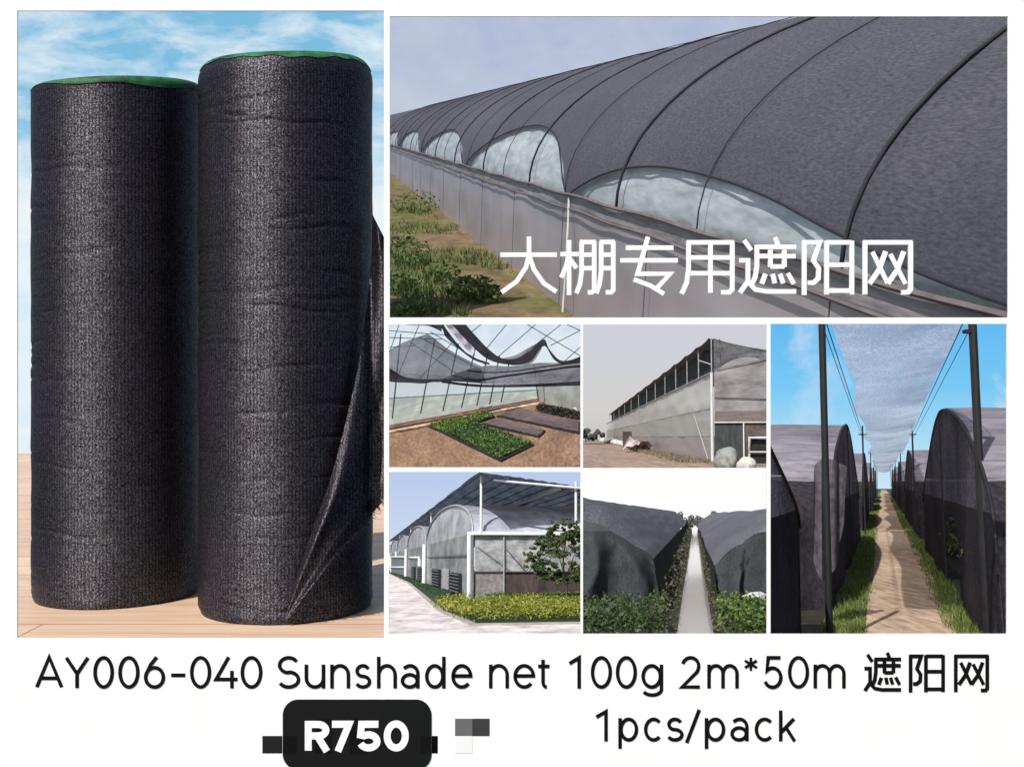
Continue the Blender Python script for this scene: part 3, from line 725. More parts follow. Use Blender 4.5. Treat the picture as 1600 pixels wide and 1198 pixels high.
def tray(poly, label, leafm=None, h=.05, top=None, nleaf=0, size=.1):
    c = [G3(*p) for p in poly]; base = sum(c, Vector()) / 4
    r = thing('seedling_tray', P3, base, label, 'seedling tray', 'trays on the nursery floor')
    bm = new(); hexa(bm, c, [p + Vector((0, 0, h)) for p in c]); bmesh.ops.recalc_face_normals(bm, faces=bm.faces); obj('tray', bm, traym, P3, r)
    bm = new(); n = 26; inn = [base.lerp(p, .96) + Vector((0, 0, h + .004)) for p in c]
    grid(bm, [[inn[0].lerp(inn[1], i / n).lerp(inn[3].lerp(inn[2], i / n), j / n) + Vector((0, 0, .015 * random.random())) for i in range(n + 1)] for j in range(n + 1)])
    obj('compost', bm, top or M('tray_compost', lin(104, 88, 84), lin(76, 66, 68), .8, fine=6), P3, r)
    if nleaf:
        bm = new()
        for _ in range(nleaf):
            u, v = random.random(), random.random(); p = inn[0].lerp(inn[1], u).lerp(inn[3].lerp(inn[2], u), v)
            if noise.noise(p * 1.6) < -.36: continue
            leaf(bm, p + Vector((0, 0, random.uniform(.0, .07))), size * random.uniform(.6, 1.4) * .30, .6)
        f = obj('seedlings', bm, leafm, P3, r)
        if f: f['kind'] = 'stuff'
tray([(673, 669), (783, 722), (835, 697), (722, 657)], 'largest nursery tray, full of green seedlings, nearest the camera', seedm, nleaf=9000, top=M('dark_compost', lin(52, 56, 40), lin(40, 46, 34), 2))
tray([(670, 668.4), (698, 680), (741, 664), (722, 656.4)], 'bright yellow-green end block of the seedling bed', brightm, h=.06, nleaf=2600, top=M('mossy_compost', lin(96, 110, 50), lin(70, 86, 40), 2))
tray([(727, 656), (746, 662), (774, 653), (755, 647)], 'small tray of bright young seedlings behind the large bed', brightm, nleaf=900)
tray([(753, 664), (842, 685), (853, 675), (781, 655)], 'empty dark tray right behind the large green bed')
tray([(776, 652), (906, 679), (906, 661), (812, 640)], 'wide brown tray block at the right, farther back')
tray([(748, 640), (764, 645), (782, 641), (768, 637)], 'small grey tray on the floor by the film wall')
bm = new()
for i in range(26): blob_leaves(bm, G3(845 + i * 2.6, 641 + i * .5) + Vector((0, 0, .05)), (.16, .3, .07 + .07 * random.random()), 90, .035)
tag(obj('dark_rubble_pile', bm, M('dark_rubble', lin(44, 46, 42), lin(64, 58, 50), 1), P3), 'long dark heap lying along the grey end wall', 'heap')
def lump(P, c, r, mat, name, label, cat, seed=0, group=None):
    bm = new(); bmesh.ops.create_icosphere(bm, subdivisions=4, radius=1)
    for v in bm.verts:
        k = 1 + .28 * noise.noise(v.co * .9 + Vector((seed, 0, 0))) + .06 * noise.noise(v.co * 3.5 + Vector((seed, 1, 0)))
        v.co = Vector((v.co.x * r[0], v.co.y * r[1], max(v.co.z, -.55) * r[2])) * k + c + Vector((0, 0, r[2] * .5))
    return tag(obj(name, bm, mat, P, smooth=True), label, cat, group)
sackm = M('white_sack', lin(214, 210, 202), lin(170, 166, 158), 2, fine=9)
lump(P3, G3(903, 642), (.13, .16, .12), sackm, 'white_bag', 'small white bag at the right end of the dark heap', 'bag', 3)

# ================================================================== 4: flat-sided greenhouse with net tent roof
P4 = Panel(HOLES[3], 682, .85, mg=(2, 5, 2.5, 2.5))
sky4 = sky_mat('overcast_sky', [(0, lin(204, 198, 192)), (.3, lin(212, 208, 206)), (.6, lin(208, 209, 214)), (1, lin(207, 208, 217))], 30.0)
sky(P4, 260, sky4, ybot=694)
bm = new(); ground(bm, P4, 50, 60, far=255, amp=.04, near=28, asc=.4)
struct('dirt_yard', bm, M('dirt_yard', lin(136, 116, 102), lin(160, 138, 122), .25, rough=.95, fine=1.6, stretch=(1.5, .35, 1), bmp=.3, bdist=.05), P4)
A4 = P4.G(1117, 722); B4 = P4.G(948, 690); dv = (B4 - A4); Lw = dv.length; dv.normalize(); gv = Vector((dv.y, -dv.x, 0))
def w4(t, z, o=0): return A4 + dv * t + Vector((0, 0, z)) - gv * o                     # o: towards the yard
g4 = thing('plastic_greenhouse', P4, A4, 'tall grey film-sided greenhouse with a black net tent on white posts', 'greenhouse')
HW = 3.5
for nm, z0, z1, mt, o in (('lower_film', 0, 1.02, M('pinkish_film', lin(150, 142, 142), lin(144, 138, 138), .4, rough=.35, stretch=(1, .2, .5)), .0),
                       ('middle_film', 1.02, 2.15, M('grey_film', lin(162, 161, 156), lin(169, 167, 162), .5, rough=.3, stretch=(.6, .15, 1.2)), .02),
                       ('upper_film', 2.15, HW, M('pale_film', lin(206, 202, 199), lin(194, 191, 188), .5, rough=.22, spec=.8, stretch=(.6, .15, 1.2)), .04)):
    bm = new(); n = 90
    grid(bm, [[w4(Lw * (i / n) ** 1.6, z0 + (z1 - z0) * j / 6, o + .03 * noise.noise(Vector((i * .3, j * .5, z0))) + .015 * sin(i * .9)) for i in range(n + 1)] for j in range(7)])
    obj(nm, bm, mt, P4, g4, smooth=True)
# gable end
def gz(t): return HW + 1.55 * 4 * .25 * (1 - (1 - min(t, 2.9) / 1.45) ** 2) if t <= 2.9 else HW
def g4p(t, z, o=0): return A4 + gv * t + Vector((0, 0, z)) - dv * o
ga = M('gable_film', lin(152, 147, 149), lin(138, 134, 136), .6, rough=.3, fine=1.5, stretch=(.6, 1, 1.6))
tw = lambda i: 3.0 * i / 30
def gtop(t): return HW + .62 * (1 - ((t - 1.3) / 1.3) ** 2)
bm = new(); grid(bm, [[g4p(tw(i), 2.0 + (gtop(tw(i)) - 2.0) * j / 8, .0) for i in range(31)] for j in range(9)]); obj('gable_film', bm, ga, P4, g4)
bm = new(); grid(bm, [[g4p(tw(i), 1.55 + .45 * j / 3, .03) for i in range(31)] for j in range(4)]); obj('gable_band', bm, M('brown_band', lin(128, 118, 112), lin(104, 96, 92), 1, stretch=(.4, 1, 3), fine=4), P4, g4)
bm = new(); grid(bm, [[g4p(1.15 * i / 12, 1.55 * j / 6, .0) for i in range(13)] for j in range(7)]); obj('green_panel', bm, M('green_mesh_panel', lin(70, 76, 73), lin(54, 60, 58), 1.2, fine=3, stretch=(3, 3, .6)), P4, g4)
bm = new(); grid(bm, [[g4p(1.15 + 1.9 * i / 12, 1.55 * j / 6, .0) for i in range(13)] for j in range(7)]); obj('brown_panel', bm, M('brown_mesh_panel', lin(98, 88, 80), lin(74, 66, 62), 1.2, fine=6), P4, g4)
pm = M('white_post', (.68, .68, .67), (.55, .55, .55), 6, rough=.5)
def bar4(p, q, r, name='post', mat=None):
    bm = new(); tube(bm, [p, q], r, 8); return obj(name, bm, mat or pm, P4, g4)
HN = 4.85
bar4(w4(-.05, 0, .1), w4(-.05, HW, .1), .06, 'corner_post')
bar4(g4p(1.12, 0, .05), g4p(1.12, 1.56, .05), .03); bar4(g4p(0, 1.55, .06), g4p(3, 1.56, .06), .025, 'cross_bar'); bar4(g4p(.0, 2.55, .05), g4p(3, 2.45, .05), .018, 'cross_bar', M('thin_wire', lin(120, 112, 110)))
bar4(w4(0, HW + .02, .08), w4(Lw, HW + .02, .08), .035, 'gutter_rail', M('grey_rail', lin(176, 174, 172)))
tp = [0, 4.4, 9.2, 15, 22, 30, 39, 50, 63, 78, 95, 115, 138]
for t in tp: bar4(w4(t, HW, .09), w4(t, HN + .02, .09), .028, 'post', M('dull_post', lin(168, 168, 164), lin(140, 140, 138), 5))
bar4(w4(4.2, HN - .55, .1), w4(.2, HN - 1.0, .1), .022, 'brace'); bar4(w4(6.2, 1.95, .1), w4(1.3, .1, .1), .02, 'brace', M('dull_brace', lin(184, 178, 176), lin(160, 154, 152), 5))
nm4 = M('dark_tent_net', lin(66, 70, 72), lin(46, 50, 54), .7, rough=.8, spec=.15, fine=3, alpha=.97)
bm = new(); rows = []
tl = []
for a0, a1 in zip(tp, tp[1:]): tl += [a0 + (a1 - a0) * i / 10 for i in range(10)]
tl.append(tp[-1])
def sagt(t):
    for a0, a1 in zip(tp, tp[1:]):
        if a0 <= t <= a1: q = (t - a0) / (a1 - a0); return -.07 * 4 * q * (1 - q)
    return 0
grid(bm, [[w4(t, HW + .01 + (HN + sagt(t) - HW) * j / 6, -.25 + .06 * noise.noise(Vector((t, j, 0)))) for t in tl] for j in range(7)])
obj('side_net', bm, nm4, P4, g4, smooth=True)
bm = new(); grid(bm, [[w4(t, HN + .015 + sagt(t) - .25 * 3.0 * j / 8, -3.2 * j / 8 + .2) for t in tl] for j in range(9)])
obj('roof_net', bm, M('tent_roof_net', lin(104, 106, 110), lin(84, 86, 92), .7, rough=.8, fine=3), P4, g4, smooth=True)
bm = new(); tn = [3.1 * i / 24 for i in range(25)]
grid(bm, [[g4p(t, (HN + .02 - .25 * t - .05 * sin(t * 2)) * (1 - j / 8) + (gtop(t) - .02) * j / 8, -.02 + .05 * noise.noise(Vector((t * 2, j * .4, 4)))) for t in tn] for j in range(9)])
obj('gable_net', bm, M('gable_net', lin(112, 112, 116), lin(82, 84, 90), .9, rough=.8, fine=4, stretch=(1, 1, 2.5), alpha=.98), P4, g4, smooth=True)
bar4(g4p(.1, HW + .15, .06), g4p(2.3, HN - .75, .06), .016, 'net_wire', M('thin_wire2', lin(134, 134, 136)))
# frame door at the right
dr = thing('frame_door', P4, P4.G(1172, 727), 'white-framed door standing open at the right gable', 'door')
Yd = dr.matrix_world and P4.G(1172, 727).y - .6
for nm, pts, r in (('door_frame', [P4.W(1170, 727, Yd), P4.W(1171, 684, Yd), P4.W(1205, 684, Yd)], .06), ('door_rail', [P4.W(1171, 706, Yd), P4.W(1205, 706, Yd)], .03)):
    bm = new(); tube(bm, pts, r, 6); obj(nm, bm, pm, P4, dr)
bm = new(); quad(bm, P4.W(1173, 724, Yd + .1), P4.W(1205, 724, Yd + .1), P4.W(1205, 685, Yd + .1), P4.W(1173, 685, Yd + .1)); obj('door_mesh', bm, M('dark_door', lin(50, 50, 46), lin(34, 34, 32), 2), P4, dr)
stone = M('pale_rubble', lin(152, 155, 148), lin(118, 122, 114), 2, fine=8)
lump(P4, P4.G(1135, 729), (.42, .8, .42), stone, 'covered_heap', 'pale greenish covered heap at the foot of the greenhouse corner', 'heap', 5)
lump(P4, P4.G(1166, 732), (.25, .5, .26), sackm, 'white_bag', 'whitish bag below the white-framed door', 'bag', 8)
for i, (px, py, r) in enumerate(((943, 690, .9), (952, 692, 1.0), (962, 694, .7), (970, 695.5, .6), (976, 697, .55))):
    lump(P4, P4.G(px, py), (r * .9, r * 2, r * .6), sackm if i != 1 else stone, 'stacked_sack', ['far pale sack at the end of the wall row', 'greenish sack, second in the wall row', 'middle white sack of the wall row', 'fourth white sack along the wall', 'white sack nearest to the brown brush heap'][i], 'sack', 10 + i, 'sacks along the greenhouse wall')
c = P4.G(994, 704); bm = new()
for i in range(9): blob_leaves(bm, c + Vector((random.uniform(-1.1, 1.0), random.uniform(-1.5, 1.5), .32)), (.35, .8, .34), 90, .10)
tag(obj('brush_heap', bm, M('brown_brush', lin(78, 50, 38), lin(48, 32, 26), 2), P4), 'dark reddish-brown brush heap beside the greenhouse wall', 'heap')
bm = new(); loft(bm, [tuple(P4.W(984, 681, 70)), tuple(P4.W(992, 687, 70)), tuple(P4.W(1003, 690, 70))], [tuple(P4.W(972, 702, 66)), tuple(P4.W(984, 697, 66)), tuple(P4.W(998, 695, 67))], 20, 8, lambda u, v: (0, .2 * sin(u * 9), .06 * sin(u * 12 + v * 4)))
tag(obj('tarpaulin', bm, M('pink_tarp', lin(216, 202, 200), lin(188, 166, 164), 1), P4, smooth=True), 'crumpled pinkish white tarpaulin over the brown brush heap', 'tarpaulin')
bm = new(); box(bm, tuple(P4.W(975, 699, 75)), tuple(P4.W(985, 674, 75.8))); bmesh.ops.recalc_face_normals(bm, faces=bm.faces)
tag(obj('dark_bale', bm, M('dark_bale', lin(82, 72, 66), lin(56, 48, 46), 2), P4), 'upright dark brown bale behind the tarpaulin', 'bale')
drym = foliage('dry_grass', (.22, .19, .11), (.10, .09, .05), (.34, .30, .20)); 
bm = new()
for _ in range(1500):
    t = random.uniform(-1.5, 40); o = random.uniform(.15, 1.5) * (1 + .3 * noise.noise(Vector((t, 0, 0))))
    blades(bm, w4(t, 0, o), 2, .16, .2, .02)
tag(obj('dry_grass', bm, drym, P4), 'dry straw-coloured grass along the greenhouse foot', 'grass', kind='stuff')
treem = foliage('hazed_far_leaves', (.16, .17, .14), (.11, .12, .10), (.21, .22, .18)); trunkm = M('bark', (.08, .06, .045))  # leaf colours greyed and lightened, distance haze painted into them
for i, (px, top, r) in enumerate(((915, 668, 9), (925, 672, 7), (933, 669, 5), (941, 675, 4))):
    Y = 225; g = P4.W(px, 689, Y); root = thing('distant_tree', P4, g, ['leftmost rounded tree at the far end of the dirt yard', 'second low tree at the far end of the dirt yard', 'third slim tree touching the greenhouse far end', 'small bush hidden at the greenhouse far end'][i], 'tree', 'trees at the end of the yard')
    bm = new(); q = r * Y / F; zc = P4.W(px, top + r * .8, Y)
    for _ in range(7): blob_leaves(bm, zc + Vector((random.uniform(-q, q) * .7, random.uniform(-q, q), random.uniform(-q * 1.2, q * .4))), (q * .55, q * .6, q * .5), 90, .22)
    obj('crown', bm, treem, P4, root)
    bm = new(); tube(bm, [g, zc], .12, 6); obj('trunk', bm, trunkm, P4, root)

# ================================================================== 5: multi-span greenhouse behind a hedge
P5 = Panel(HOLES[4], 876, 1.2, mg=(3.5, 2.5, 2, 4))
sky5 = sky_mat('clear_pale_sky', [(0, lin(214, 222, 236)), (.5, lin(200, 214, 238)), (1, lin(186, 205, 237))], 22.0)
sky(P5, 240, sky5, ybot=895)
bm = new(); ground(bm, P5, 40, 50, far=235, near=11)
struct('pavement', bm, M('pale_concrete', lin(226, 216, 214), lin(206, 194, 192), .35, rough=.85, fine=2, stretch=(1, .4, 1)), P5)
grassm = foliage('lawn_blades', (.035, .08, .025), (.018, .04, .012), (.07, .13, .035))
C5 = P5.G(740, 937); d5 = Vector((-.14375, 1, 0)); u5 = Vector((1, .14375, 0))
def q5(t, z, o=0): return C5 + d5 * t - u5 * o + Vector((0, 0, z))                    # along the left face, o outward
def s5(t, z, o=0): return C5 + u5 * t - d5 * o + Vector((0, 0, z))                    # along the right face
bm = new(); lawn = [P5.G(690, 955), P5.G(745, 975), P5.G(930, 972), P5.G(930, 925), q5(0, 0, -.4), q5(120, 0, -.4), q5(120, 0, .9), P5.G(640, 921)]
bm.faces.new([bm.verts.new(p + Vector((0, 0, .004))) for p in [lawn[0], lawn[1], lawn[2], lawn[3], s5(3.5, 0, -.2), q5(0, 0, -.3), q5(120, 0, -.3), q5(120, 0, .75), q5(20, 0, .75)]])
struct('lawn', bm, M('dark_lawn', (.03, .055, .02), (.018, .035, .014), 1.2, fine=6), P5)
bm = new()
for _ in range(2600):
    t = random.uniform(-6, 90); blades(bm, q5(t, 0, random.uniform(-.1, .72)), 2, .05, .12, .015)
tag(obj('grass', bm, grassm, P5), 'dark green grass strip between pavement and greenhouse wall', 'grass', kind='stuff')
bm = new(); kp = [q5(110, 0, .78), q5(20, 0, .78), P5.G(690, 956), P5.G(741, 977), P5.G(930, 974)]
for a0, a1 in zip(kp, kp[1:]):
    d = (a1 - a0).normalized(); n_ = Vector((-d.y, d.x, 0)) * .05
    hexa(bm, [a0 - n_, a1 - n_, a1 + n_, a0 + n_], [x + Vector((0, 0, .035)) for x in (a0 - n_, a1 - n_, a1 + n_, a0 + n_)])
struct('kerb', bm, M('grey_kerb', lin(176, 168, 164), lin(150, 142, 140), 2), P5)
g5 = thing('span_greenhouse', P5, C5, 'white-framed multi-span greenhouse with arched gables under a high black net', 'greenhouse')
ZG, RISE, SP = 1.72, 1.12, 20.0
pm5 = M('white_frame', (.80, .80, .80), (.74, .74, .74), 5, rough=.45)
fil5 = M('span_film', lin(166, 170, 170), lin(138, 144, 146), .35, rough=.35, spec=.5, stretch=(1, .25, .8), fine=2)
fil5l = M('gable_span_film', lin(204, 206, 212), lin(172, 176, 184), .3, rough=.35, spec=.5, stretch=(1, .25, .8), fine=2)
bm = new(); grid(bm, [[q5(105 * (i / 60) ** 1.5, ZG * j / 8, .012 * noise.noise(Vector((i, j, 0)))) for i in range(61)] for j in range(9)]); obj('left_wall', bm, fil5, P5, g5)
for k in range(5):
    bm = new(); rows = []
    arcp = [(SP * k + SP / 2 * (1 - cos(PI * i / 24)), ZG + RISE * sin(PI * i / 24) ** .85) for i in range(25)]
    grid(bm, [[q5(t, z, .0) for t, z in arcp], [q5(t, ZG, .0) for t, z in arcp]]); obj('gable', bm, fil5l, P5, g5)
    bm = new(); grid(bm, [[q5(t, z, -o) for t, z in arcp] for o in (0.002, 1, 2, 3, 4)]); obj('vault', bm, M('vault_film', lin(190, 194, 206), lin(156, 160, 174), .5, rough=.35, spec=.5, fine=2, alpha=.92), P5, g5, smooth=True)
    bm = new(); tube(bm, [q5(t, z, .03) for t, z in arcp], .035, 5); obj('arch_rib', bm, M('grey_rib', lin(170, 174, 178)), P5, g5)
    bm = new(); tube(bm, [q5(SP * k, 0, .12), q5(SP * k, ZG + .03, .12)],   .06 if k == 0 else .085, 10); obj('post', bm, pm5, P5, g5)
    bm = new(); tube(bm, [q5(SP * k + 1, ZG - .55, .04), q5(SP * k + SP - 1, ZG - .55, .04)], .02, 5); obj('girt', bm, M('grey_girt', lin(120, 126, 128)), P5, g5)
    if k: bm = new(); tube(bm, [q5(SP * k, ZG, -.17), q5(SP * k, 3.2, -.17)], .03, 8); obj('net_post', bm, pm5, P5, g5)
# right-hand wall
rw = M('right_wall_film', lin(176, 176, 178), lin(142, 144, 146), .9, rough=.4, spec=.4, fine=4, stretch=(1, 1, 1.5))
bm = new(); grid(bm, [[s5(.03 + 3 * i / 30, .72 + (ZG - .72) * j / 10, .02 * noise.noise(Vector((i * .5, j * .5, 0)))) for i in range(31)] for j in range(11)]); obj('right_wall', bm, rw, P5, g5, smooth=True)
bm = new(); grid(bm, [[s5(.03 + 3 * i / 12, .0 + .72 * j / 4, .02) for i in range(13)] for j in range(5)]); obj('wet_wall', bm, M('dark_cooling_wall', lin(84, 72, 70), lin(56, 48, 48), 1.2, fine=7, stretch=(4, 1, .6)), P5, g5)
bm = new(); grid(bm, [[s5(.05 + .75 * i / 8, .0 + .71 * j / 4, .03) for i in range(9)] for j in range(5)]); obj('grey_screen', bm, M('grey_screen', lin(146, 142, 142), lin(116, 112, 112), 2, fine=9), P5, g5)
bm = new(); hexa(bm, [s5(-.08, ZG - .045, .12), s5(3.2, ZG - .045, .12), s5(3.2, ZG - .045, .02), s5(-.08, ZG - .045, .02)], [s5(-.08, ZG + .045, .12), s5(3.2, ZG + .045, .12), s5(3.2, ZG + .045, .02), s5(-.08, ZG + .045, .02)]); obj('gutter', bm, pm5, P5, g5)
for t in (.78,):
    bm = new(); tube(bm, [s5(t, 0, .06), s5(t, ZG, .06)], .02, 6); obj('mullion', bm, M('mull', lin(170, 172, 172)), P5, g5)
bm = new(); tube(bm, [s5(0, .72, .06), s5(3, .72, .06)], .018, 6); obj('girt', bm, M('dark_girt', lin(92, 88, 88)), P5, g5)
bm = new()
for (xa, za), (xb, zb) in (((.1, 1.35), (.95, .74)), ((.85, 1.3), (1.35, .74)), ((1.35, .74), (1.9, 1.2))): tube(bm, [s5(xa, za, .05), s5(xb, zb, .05)], .009, 4)
obj('brace_wire', bm, M('bw', lin(92, 92, 94)), P5, g5)
bm = new(); tube(bm, [s5(.17, ZG, .1), s5(.17, 3.27, .1)], .034, 8); obj('net_post', bm, pm5, P5, g5)
bm = new(); tube(bm, [P5.W(900, 842, 26.5), P5.W(900, 752, 26.5)], .035, 8); obj('net_post', bm, pm5, P5, g5)
# ventilation fans
for x0, x1, y0, y1 in ((702, 717, 895, 931), (676, 686, 889, 923), (654, 659, 886, 910), (645, 649, 885, 907)):
    Yc = lambda px: 4467 / (px - 570)
    ta, tb = Yc(x1) - C5.y, Yc(x0) - C5.y; zt = 1 + (876 - y0) / F * Yc(x1); zb = max(.05, 1 + (876 - y1) / F * Yc(x1))
    f = bm = new(); hexa(bm, [q5(ta, zb, .02), q5(tb, zb, .02), q5(tb, zb, .10), q5(ta, zb, .10)], [q5(ta, zt, .02), q5(tb, zt, .02), q5(tb, zt, .10), q5(ta, zt, .10)])
    bmesh.ops.recalc_face_normals(bm, faces=bm.faces); fo = obj('fan_box', bm, M('fan_dark', lin(34, 36, 38), lin(24, 26, 28), 3), P5, g5)
    bm = new()
    for i in range(6):
        z = zb + (zt - zb) * (i + .4) / 6; hexa(bm, [q5(ta + .1, z, .10), q5(tb - .1, z, .10), q5(tb - .1, z, .15), q5(ta + .1, z, .15)], [q5(ta + .1, z + .03, .10), q5(tb - .1, z + .03, .10), q5(tb - .1, z + .03, .15), q5(ta + .1, z + .03, .15)])
    obj('louvre', bm, M('louvre_grey', lin(108, 110, 112)), P5, fo)
Yc = lambda px: 4467 / (px - 570)
ta, tb = Yc(699) - C5.y, Yc(689) - C5.y
bm = new(); grid(bm, [[q5(ta + (tb - ta) * i / 2, z, .03) for i in range(3)] for z in (.05, .75)]); obj('wall_panel', bm, M('pale_panel', lin(176, 176, 176)), P5, g5)
gt = thing('white_gate', P5, q5(66, 0, .4), 'white-framed gate at the far end of the greenhouse wall', 'gate')
Yg = 92
for x0, y0, x1, y1 in ((611, 870, 611, 900), (634, 870, 634, 903), (611, 870, 634, 870), (611, 886, 634, 886), (655, 872, 655, 884), (640, 871, 655, 871)):
    bm = new(); tube(bm, [P5.W(x0, y0, Yg - (x0 - 611) * .9), P5.W(x1, y1, Yg - (x1 - 611) * .9)], .075, 6); obj('gate_bar', bm, pm5, P5, gt)
bm = new(); quad(bm, P5.W(611, 899, Yg + .1), P5.W(634, 902, Yg - 20.6), P5.W(634, 870, Yg - 20.6), P5.W(611, 870, Yg + .1)); obj('gate_mesh', bm, M('gate_mesh', lin(122, 134, 136), lin(100, 112, 116), 2), P5, gt)
# high net canopy
netu = M('canopy_net', lin(58, 64, 82), lin(36, 40, 54), .5, rough=.8, spec=.1, fine=2.5, stretch=(1, .15, 1), alpha=.9, avar=.35)
cn = [P5.W(749, 737.5, 26.0), P5.W(925, 764, 27.2)]; cn[1] = cn[0].lerp(cn[1], 2.6)
nu, nv = 90, 60; bm = new(); rows = []
for j in range(nv + 1):
    t = 92 * (j / nv) ** 1.4
    rows.append([cn[0].lerp(cn[1], i / nu) + d5 * t + Vector((0, 0, .035 * abs(sin(t * .55)) + .03 * abs(sin(i * .9)) * max(0, 1 - t / 14) * min(1, i / 12))) for i in range(nu + 1)])
grid(bm, rows); obj('net_canopy', bm, netu, P5, g5)
cwm = M('canopy_wire', lin(28, 30, 38))
for i in range(20): bm = new(); tube(bm, [cn[0].lerp(cn[1], .01 + .05 * i) + d5 * .2 + Vector((0, 0, -.02)), cn[0].lerp(cn[1], .01 + .05 * i) + d5 * 90 + Vector((0, 0, -.02))], .014, 4); obj('canopy_wire', bm, cwm, P5, g5)
bm = new(); tube(bm, [P5.W(771, 750, 26.4), P5.W(925, 764, 26.4)], .03, 6); obj('canopy_beam', bm, pm5, P5, g5)
pa, pb = P5.hit(803, 789, cn[0] - Vector((0, 0, .05)), Vector((0, 0, 1))), P5.hit(872, 766, cn[0] - Vector((0, 0, .3)), Vector((0, 0, 1)))
bm = new(); k = P5.W(803, 789, 34); k2 = P5.W(872, 763, 27.5); e = Vector((0, 0, .05)); quad(bm, k - e, k + Vector((.3, 0, -.04)), k2 + Vector((.1, 0, -.03)), k2 + e); obj('light_strip', bm, pm5, P5, g5)
# tree and hedges
t5 = thing('young_tree', P5, P5.G(884, 944), 'round green leafy tree in front of the greenhouse right wall', 'tree')
TY = P5.G(884, 944).y
bm = new(); tube(bm, spline([tuple(P5.G(884, 945)), tuple(P5.W(885, 915, TY)), tuple(P5.W(880, 880, TY)), tuple(P5.W(884, 845, TY))], 12), .035, 7, .012)
for x, y in ((850, 870), (905, 850), (865, 840), (845, 895), (910, 885)): tube(bm, [P5.W(883, 905, TY), P5.W((883 + x) / 2, (900 + y) / 2, TY - .05), P5.W(x, y, TY)], .012, 5, .005)
obj('trunk', bm, M('tree_bark', lin(70, 58, 48)), P5, t5)
bm = new()
for px, py, r in ((845, 862, 13), (868, 850, 17), (890, 836, 16), (880, 868, 20), (850, 882, 15), (832, 874, 9), (904, 858, 17), (897, 885, 18), (866, 895, 13), (884, 822, 8), (905, 835, 10), (840, 895, 8), (828, 866, 6), (888, 905, 9), (905, 905, 9), (836, 884, 11), (858, 838, 12), (842, 848, 9), (872, 904, 11), (853, 900, 10), (898, 823, 11), (868, 824, 7)):
    q = r * TY / F * .62
    for _ in range(11): blob_leaves(bm, P5.W(px, py, TY) + Vector((random.gauss(0, q * .75), random.gauss(0, q * .9), random.gauss(0, q * .7))), (q * random.uniform(.3, .9), q * .7, q * random.uniform(.2, .6)), int(r * 6), random.uniform(.022, .036), .0)
obj('crown', bm, foliage('tree_leaves', (.09, .14, .045), (.035, .065, .02), (.17, .24, .08)), P5, t5)
hm = foliage('golden_hedge', (.28, .30, .035), (.09, .13, .015), (.45, .46, .09))
bm = new()
top = [(690, 946), (700, 936), (720, 934), (745, 938), (775, 942), (800, 938), (830, 936), (870, 938), (905, 942), (925, 942)]
for i in range(420):
    px = random.uniform(694, 925); k = keys([(690, 952), (740, 972), (790, 970), (840, 968), (930, 966)], px)
    pyb = k - random.random() * 22 * (1 if px > 720 else .5); g = P5.G(px, pyb)
    hgt = .24 * min(1, .4 + (px - 690) / 30) * (1 - .25 * max(0, min(1, (px - 820) / 90))) + .13 * noise.noise(Vector((g.x * 2.2, g.y * .5, 0)))
    for q in range(30): leaf(bm, g + Vector((random.gauss(0, .16), random.gauss(0, .3), hgt * random.random() ** .45)), .027 * random.uniform(.7, 1.3))
tag(obj('golden_hedge', bm, hm, P5), 'low yellow-green clipped hedge along the pavement kerb', 'hedge')
bm = new()
for i in range(200):
    g = P5.G(random.uniform(768, 925), random.uniform(938, 945))
    for q in range(9): leaf(bm, g + Vector((random.gauss(0, .2), random.gauss(0, .3), .22 * random.random() ** .5)), .04)
tag(obj('green_hedge', bm, foliage('olive_hedge', (.10, .15, .025), (.035, .06, .012), (.2, .25, .05)), P5), 'darker olive green hedge row at the wall foot, behind the yellow one', 'hedge')

# ================================================================== 6: ditch between two net tents
P6 = Panel(HOLES[5], 803, .4, mg=(2, 2.5, 2.5, 4))
sky6 = sky_mat('white_sky', [(0, (.94, .94, .94)), (.5, (1, 1, 1)), (1, (1, 1, .99))], 7.0)
sky(P6, 120, sky6, ybot=835)
bm = new(); ground(bm, P6, 50, 60, far=63, z=-1.02, near=7)
struct('wet_soil', bm, M('wet_soil', lin(74, 76, 58), lin(50, 52, 42), .8, fine=5, bmp=.5, bdist=.05), P6)
m, t, b, out = base_mat('ditch_water'); b.inputs['Base Color'].default_value = (.62, .60, .58, 1); b.inputs['Roughness'].default_value = .12; b.inputs['Specular IOR Level'].default_value = .8
b.inputs['Coat Weight'].default_value = .6; b.inputs['Coat Roughness'].default_value = .06
bump(t, b, noisy(t, mapped(t, (1, .25, 1)), 4, 4, .6), .06, .02)
bm = new(); VX = (1083 - 800) / F
n = 40; rows = []
for j in range(n + 1):
    Y = 7.5 * (62 / 7.5) ** (j / n); wl_, wr_ = -.172, .14
    wl_ += .012 * noise.noise(Vector((Y * .7, 1, 0))); wr_ += .012 * noise.noise(Vector((Y * .7, 5, 0)))
    rows.append([(VX * Y + wl_, Y, -1.0), (VX * Y + wr_, Y, -1.0)])
grid(bm, rows); struct('water', bm, m, P6)
def v6(l, Y, z): return Vector((VX * Y + l, Y, z))
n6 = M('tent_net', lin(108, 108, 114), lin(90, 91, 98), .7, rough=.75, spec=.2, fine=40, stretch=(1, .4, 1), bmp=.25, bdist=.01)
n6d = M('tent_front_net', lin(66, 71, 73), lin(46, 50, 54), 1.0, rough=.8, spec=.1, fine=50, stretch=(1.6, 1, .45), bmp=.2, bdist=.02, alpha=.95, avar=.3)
n6s = M('tent_side_net', lin(60, 63, 58), lin(44, 46, 44), .8, rough=.85, spec=.1, fine=5)
